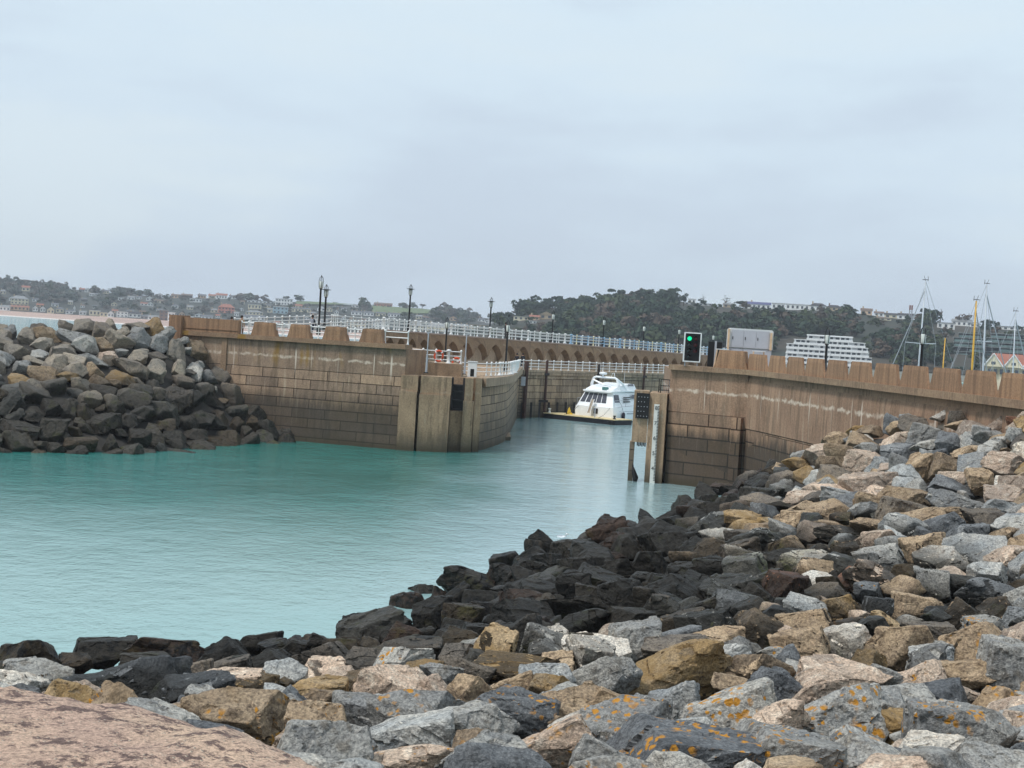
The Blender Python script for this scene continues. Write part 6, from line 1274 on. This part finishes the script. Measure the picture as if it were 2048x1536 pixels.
for a in ((LE, 1335, 606, 582, 34, 'tallest dome shaped tree on the wooded hill crest', LFD, 0), (LE, 1296, 608, 588, 30, 'broad dark tree just beside the tallest crest tree', LFD, 0), (LE, 1248, 612, 592, 34, 'broad dark crest tree above the yacht', LFD, 0), (LE, 1362, 612, 586, 20, 'round tree between the crest top and the white villas', LFD, 0),
          (LE, 1400, 610, 588, 14, 'open ragged conifer among the first white villas', LFD, 1), (LE, 1446, 614, 590, 26, 'dark spreading conifer between two pale villas', LFD, 1), (LE, 1475, 616, 599, 34, 'low dark rounded tree beside the violet roofed villa', LFD, 0), (LE, 1686, 640, 606, 46, 'very large dark tree at the end of the villa row', LFD, 0),
          (LE, 1058, 628, 602, 44, 'flat topped dark tree beginning the crest by the slim lamps', LFD, 0), (LE, 1100, 626, 601, 44, 'flat topped dark tree second along the hill shoulder', LFD, 0), (LE, 1150, 625, 602, 40, 'dark shoulder tree above the pontoon', LFD, 0), (LE, 1875, 645, 613, 11, 'slim bare tree beside the leaning mast', LFB, 2), (LE, 1912, 645, 618, 32, 'bare tree cluster behind the grey roofed white house', LFB, 2), (LE, 1930, 646, 617, 26, 'bare tree beside the yellow mast', LFB, 2), (LE, 1974, 656, 638, 26, 'round dark tree behind the tall grey mast', LFD, 0),
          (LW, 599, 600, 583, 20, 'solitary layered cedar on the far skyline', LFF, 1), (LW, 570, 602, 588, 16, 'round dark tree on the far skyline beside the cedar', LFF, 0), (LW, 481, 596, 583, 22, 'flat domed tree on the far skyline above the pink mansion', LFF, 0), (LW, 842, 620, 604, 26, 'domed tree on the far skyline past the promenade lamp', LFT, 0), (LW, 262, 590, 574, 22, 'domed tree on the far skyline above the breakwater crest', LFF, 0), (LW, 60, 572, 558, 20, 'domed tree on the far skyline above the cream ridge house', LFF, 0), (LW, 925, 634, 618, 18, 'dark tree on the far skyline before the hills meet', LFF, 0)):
    tree(*a)
# ------------------------------------------------------------------ names that single each stone and house out
def uniq(items):
    """items: [object, label, px, py, word]; repeats are told apart by their order along the view"""
    by = {}
    for it in items: by.setdefault(it[1], []).append(it)
    ordw = ['first', 'second', 'third', 'fourth', 'fifth', 'sixth', 'seventh', 'eighth', 'ninth', 'tenth', 'eleventh', 'twelfth']
    cnt = ['', 'one', 'two', 'three', 'four', 'five', 'six', 'seven', 'eight', 'nine', 'ten', 'eleven', 'twelve']
    for lab, L in by.items():
        if len(L) == 1: L[0][0]['label'] = lab; continue
        L.sort(key=lambda it: it[2] if it[4] == 'x' else it[3])
        n = len(L)
        for k, it in enumerate(L):
            if it[4] == 'x': w_ = ('the leftmost' if k == 0 else 'the rightmost' if k == n - 1 else ordw[k] + ' from left')
            else: w_ = ('the uppermost' if k == 0 else 'the lowest' if k == n - 1 else ordw[k] + ' from top')
            it[0]['label'] = lab + ', ' + w_
LM_SHORE = [(-30, 'the frame corner'), (70, 'peach seafront row'), (150, 'white tower'), (222, 'white gable house'), (290, 'breakwater crest'), (356, 'end pilaster'), (424, 'long parapet'), (526, 'first merlon'), (598, 'second merlon'), (670, 'third merlon'), (744, 'fourth merlon'),
            (820, 'wall corner'), (878, 'wide pilaster'), (925, 'gate recess'), (950, 'control box'), (1000, 'round pier end'), (1053, 'rust pile'), (1093, 'slim pile'), (1130, 'yellow marker'), (1180, 'yacht stern'), (1222, 'radar arch'), (1270, 'thin pier leg'), (1294, 'dotted panel'), (1323, 'tide board'),
            (1360, 'slim lamp'), (1385, 'green signal'), (1430, 'signal back'), (1470, 'wide merlon'), (1520, 'grey cabinet'), (1595, 'apartment edge'), (1652, 'lantern lamp'), (1705, 'white apartments'), (1760, 'brown roof villas'), (1806, 'lattice mast'), (1843, 'leaning mast'), (1888, 'short yellow mast'),
            (1947, 'tall yellow mast'), (1970, 'tall grey mast'), (2005, 'twin gables'), (2030, 'radar dome mast'), (2075, 'the frame edge')]
def near(px): return min(LM_SHORE, key=lambda q: abs(q[0] - px))[1]
CN = {'g': 'grey', 'w': 'white', 'b': 'blue grey', 't': 'tan', 'p': 'pinkish', 'o': 'ochre', 'r': 'russet', 'd': 'dark grey', 'k': 'black', 'l': 'pale grey', 'n': 'drab grey'}
items = []
for o, r_ in boulders:
    asp = r_['w'] / r_['h']; shape = 'flat slab' if asp > 2.3 else 'long stone' if asp > 1.75 else 'upright block' if asp < 1.05 else 'angular boulder'
    z, y = r_['loc'].z, r_['loc'].y; a = r_['w'] * r_['h']; c = CN[r_['code'][0]]
    if r_['side'] == 0:
        size = 'huge ' if a > 22000 else 'big ' if a > 9000 else '' if a > 4200 else 'small '
        if z < 3.0 and c in ('grey', 'tan', 'pale grey', 'blue grey', 'white', 'pinkish', 'ochre', 'dark grey', 'black'): c = 'black' if c in ('black', 'blue grey', 'grey') else 'dark ' + c.replace('dark ', '')
        row = 'at the shore waterline' if z < .6 else 'in the black tidal band' if z < 3.3 else 'in the front rows' if y < 22 else 'above the tidal band' if y < 40 else 'high on the bank'
    else:
        size = 'big ' if a > 4200 else '' if a > 2400 else 'small '
        row = 'at the breakwater foot' if z < 1.2 else 'on the dark breakwater slope' if z < 4.0 else 'on the breakwater slope' if z < 6.4 else 'on the breakwater crest'
    lab = size + c + ' ' + shape + (' with orange lichen' if 'L' in r_['code'] else '') + ' ' + row + ', below ' + near(r_['px'])
    tag(o, None, 'boulder', 'boulders on the breakwater' if r_['side'] else 'boulders on the near bank'); items.append([o, lab, r_['px'], r_['py'], 'y'])
uniq(items)
LMW = [(5, 'the bay end'), (40, 'the big villa'), (78, 'the twin gables'), (149, 'the tower'), (205, 'the cream pair'), (262, 'the dark roof'), (330, 'the brown block'), (400, 'the long parapet'), (452, 'the pink mansion'), (510, 'the glazed hall'), (562, 'the blue block'), (605, 'the cream row'), (645, 'the lamp pair'), (715, 'the meadow start'), (765, 'the red hall'),
       (818, 'the promenade lamp'), (870, 'the grey hipped pair'), (925, 'the lifebuoys'), (980, 'the fourth lamp'), (1005, 'the hill gap'), (1066, 'the hill gap houses'), (1090, 'the slim lamp'), (1380, 'the green signal'), (1455, 'the cabinet'), (1512, 'the violet roof'), (1590, 'the villa row'), (1655, 'the lantern lamp'), (1740, 'the row end'), (1806, 'the lattice mast'), (1850, 'the leaning mast'), (1918, 'the short mast'), (1950, 'the yellow mast'), (2012, 'the radar mast')]
items = []
for th, land, px, py, w_, h_, wc, st, rc in houses:
    t_ = land.at_py(px, py)
    row = ('on the far seafront' if t_ < .06 else 'low on the far hill' if t_ < .4 else 'high on the far hill' if t_ < .85 else 'on the far ridge') if land is LW else ('on the wooded hill' if t_ < .85 else 'on the wooded ridge')
    size = 'long ' if w_ / h_ > 3 else 'tall ' if w_ / h_ < 1.05 else 'large ' if w_ > 29 else 'small ' if w_ < 12 else ''
    sh = {'gable': 'gabled house', 'front': 'gable fronted house', 'hip': 'hip roofed house', 'flat': 'flat roofed house', 'row': 'terrace'}[st]
    lab = size + wc + ' ' + sh + (' with ' + rc + ' roof' if st != 'flat' else '') + ' ' + row + ' near ' + min(LMW, key=lambda q: abs(q[0] - px))[1]
    if len(lab.split()) > 14: lab = lab.replace(' with ' + rc + ' roof', '').replace(' roofed', '')
    items.append([th, lab, px, py, 'x'])
uniq(items)
L_ = [o['label'] for o in scene.objects if o.parent is None and o.get('label')]
print('LABELS', len(L_), 'distinct', len(set(L_)), 'longest', max(len(x.split()) for x in L_))
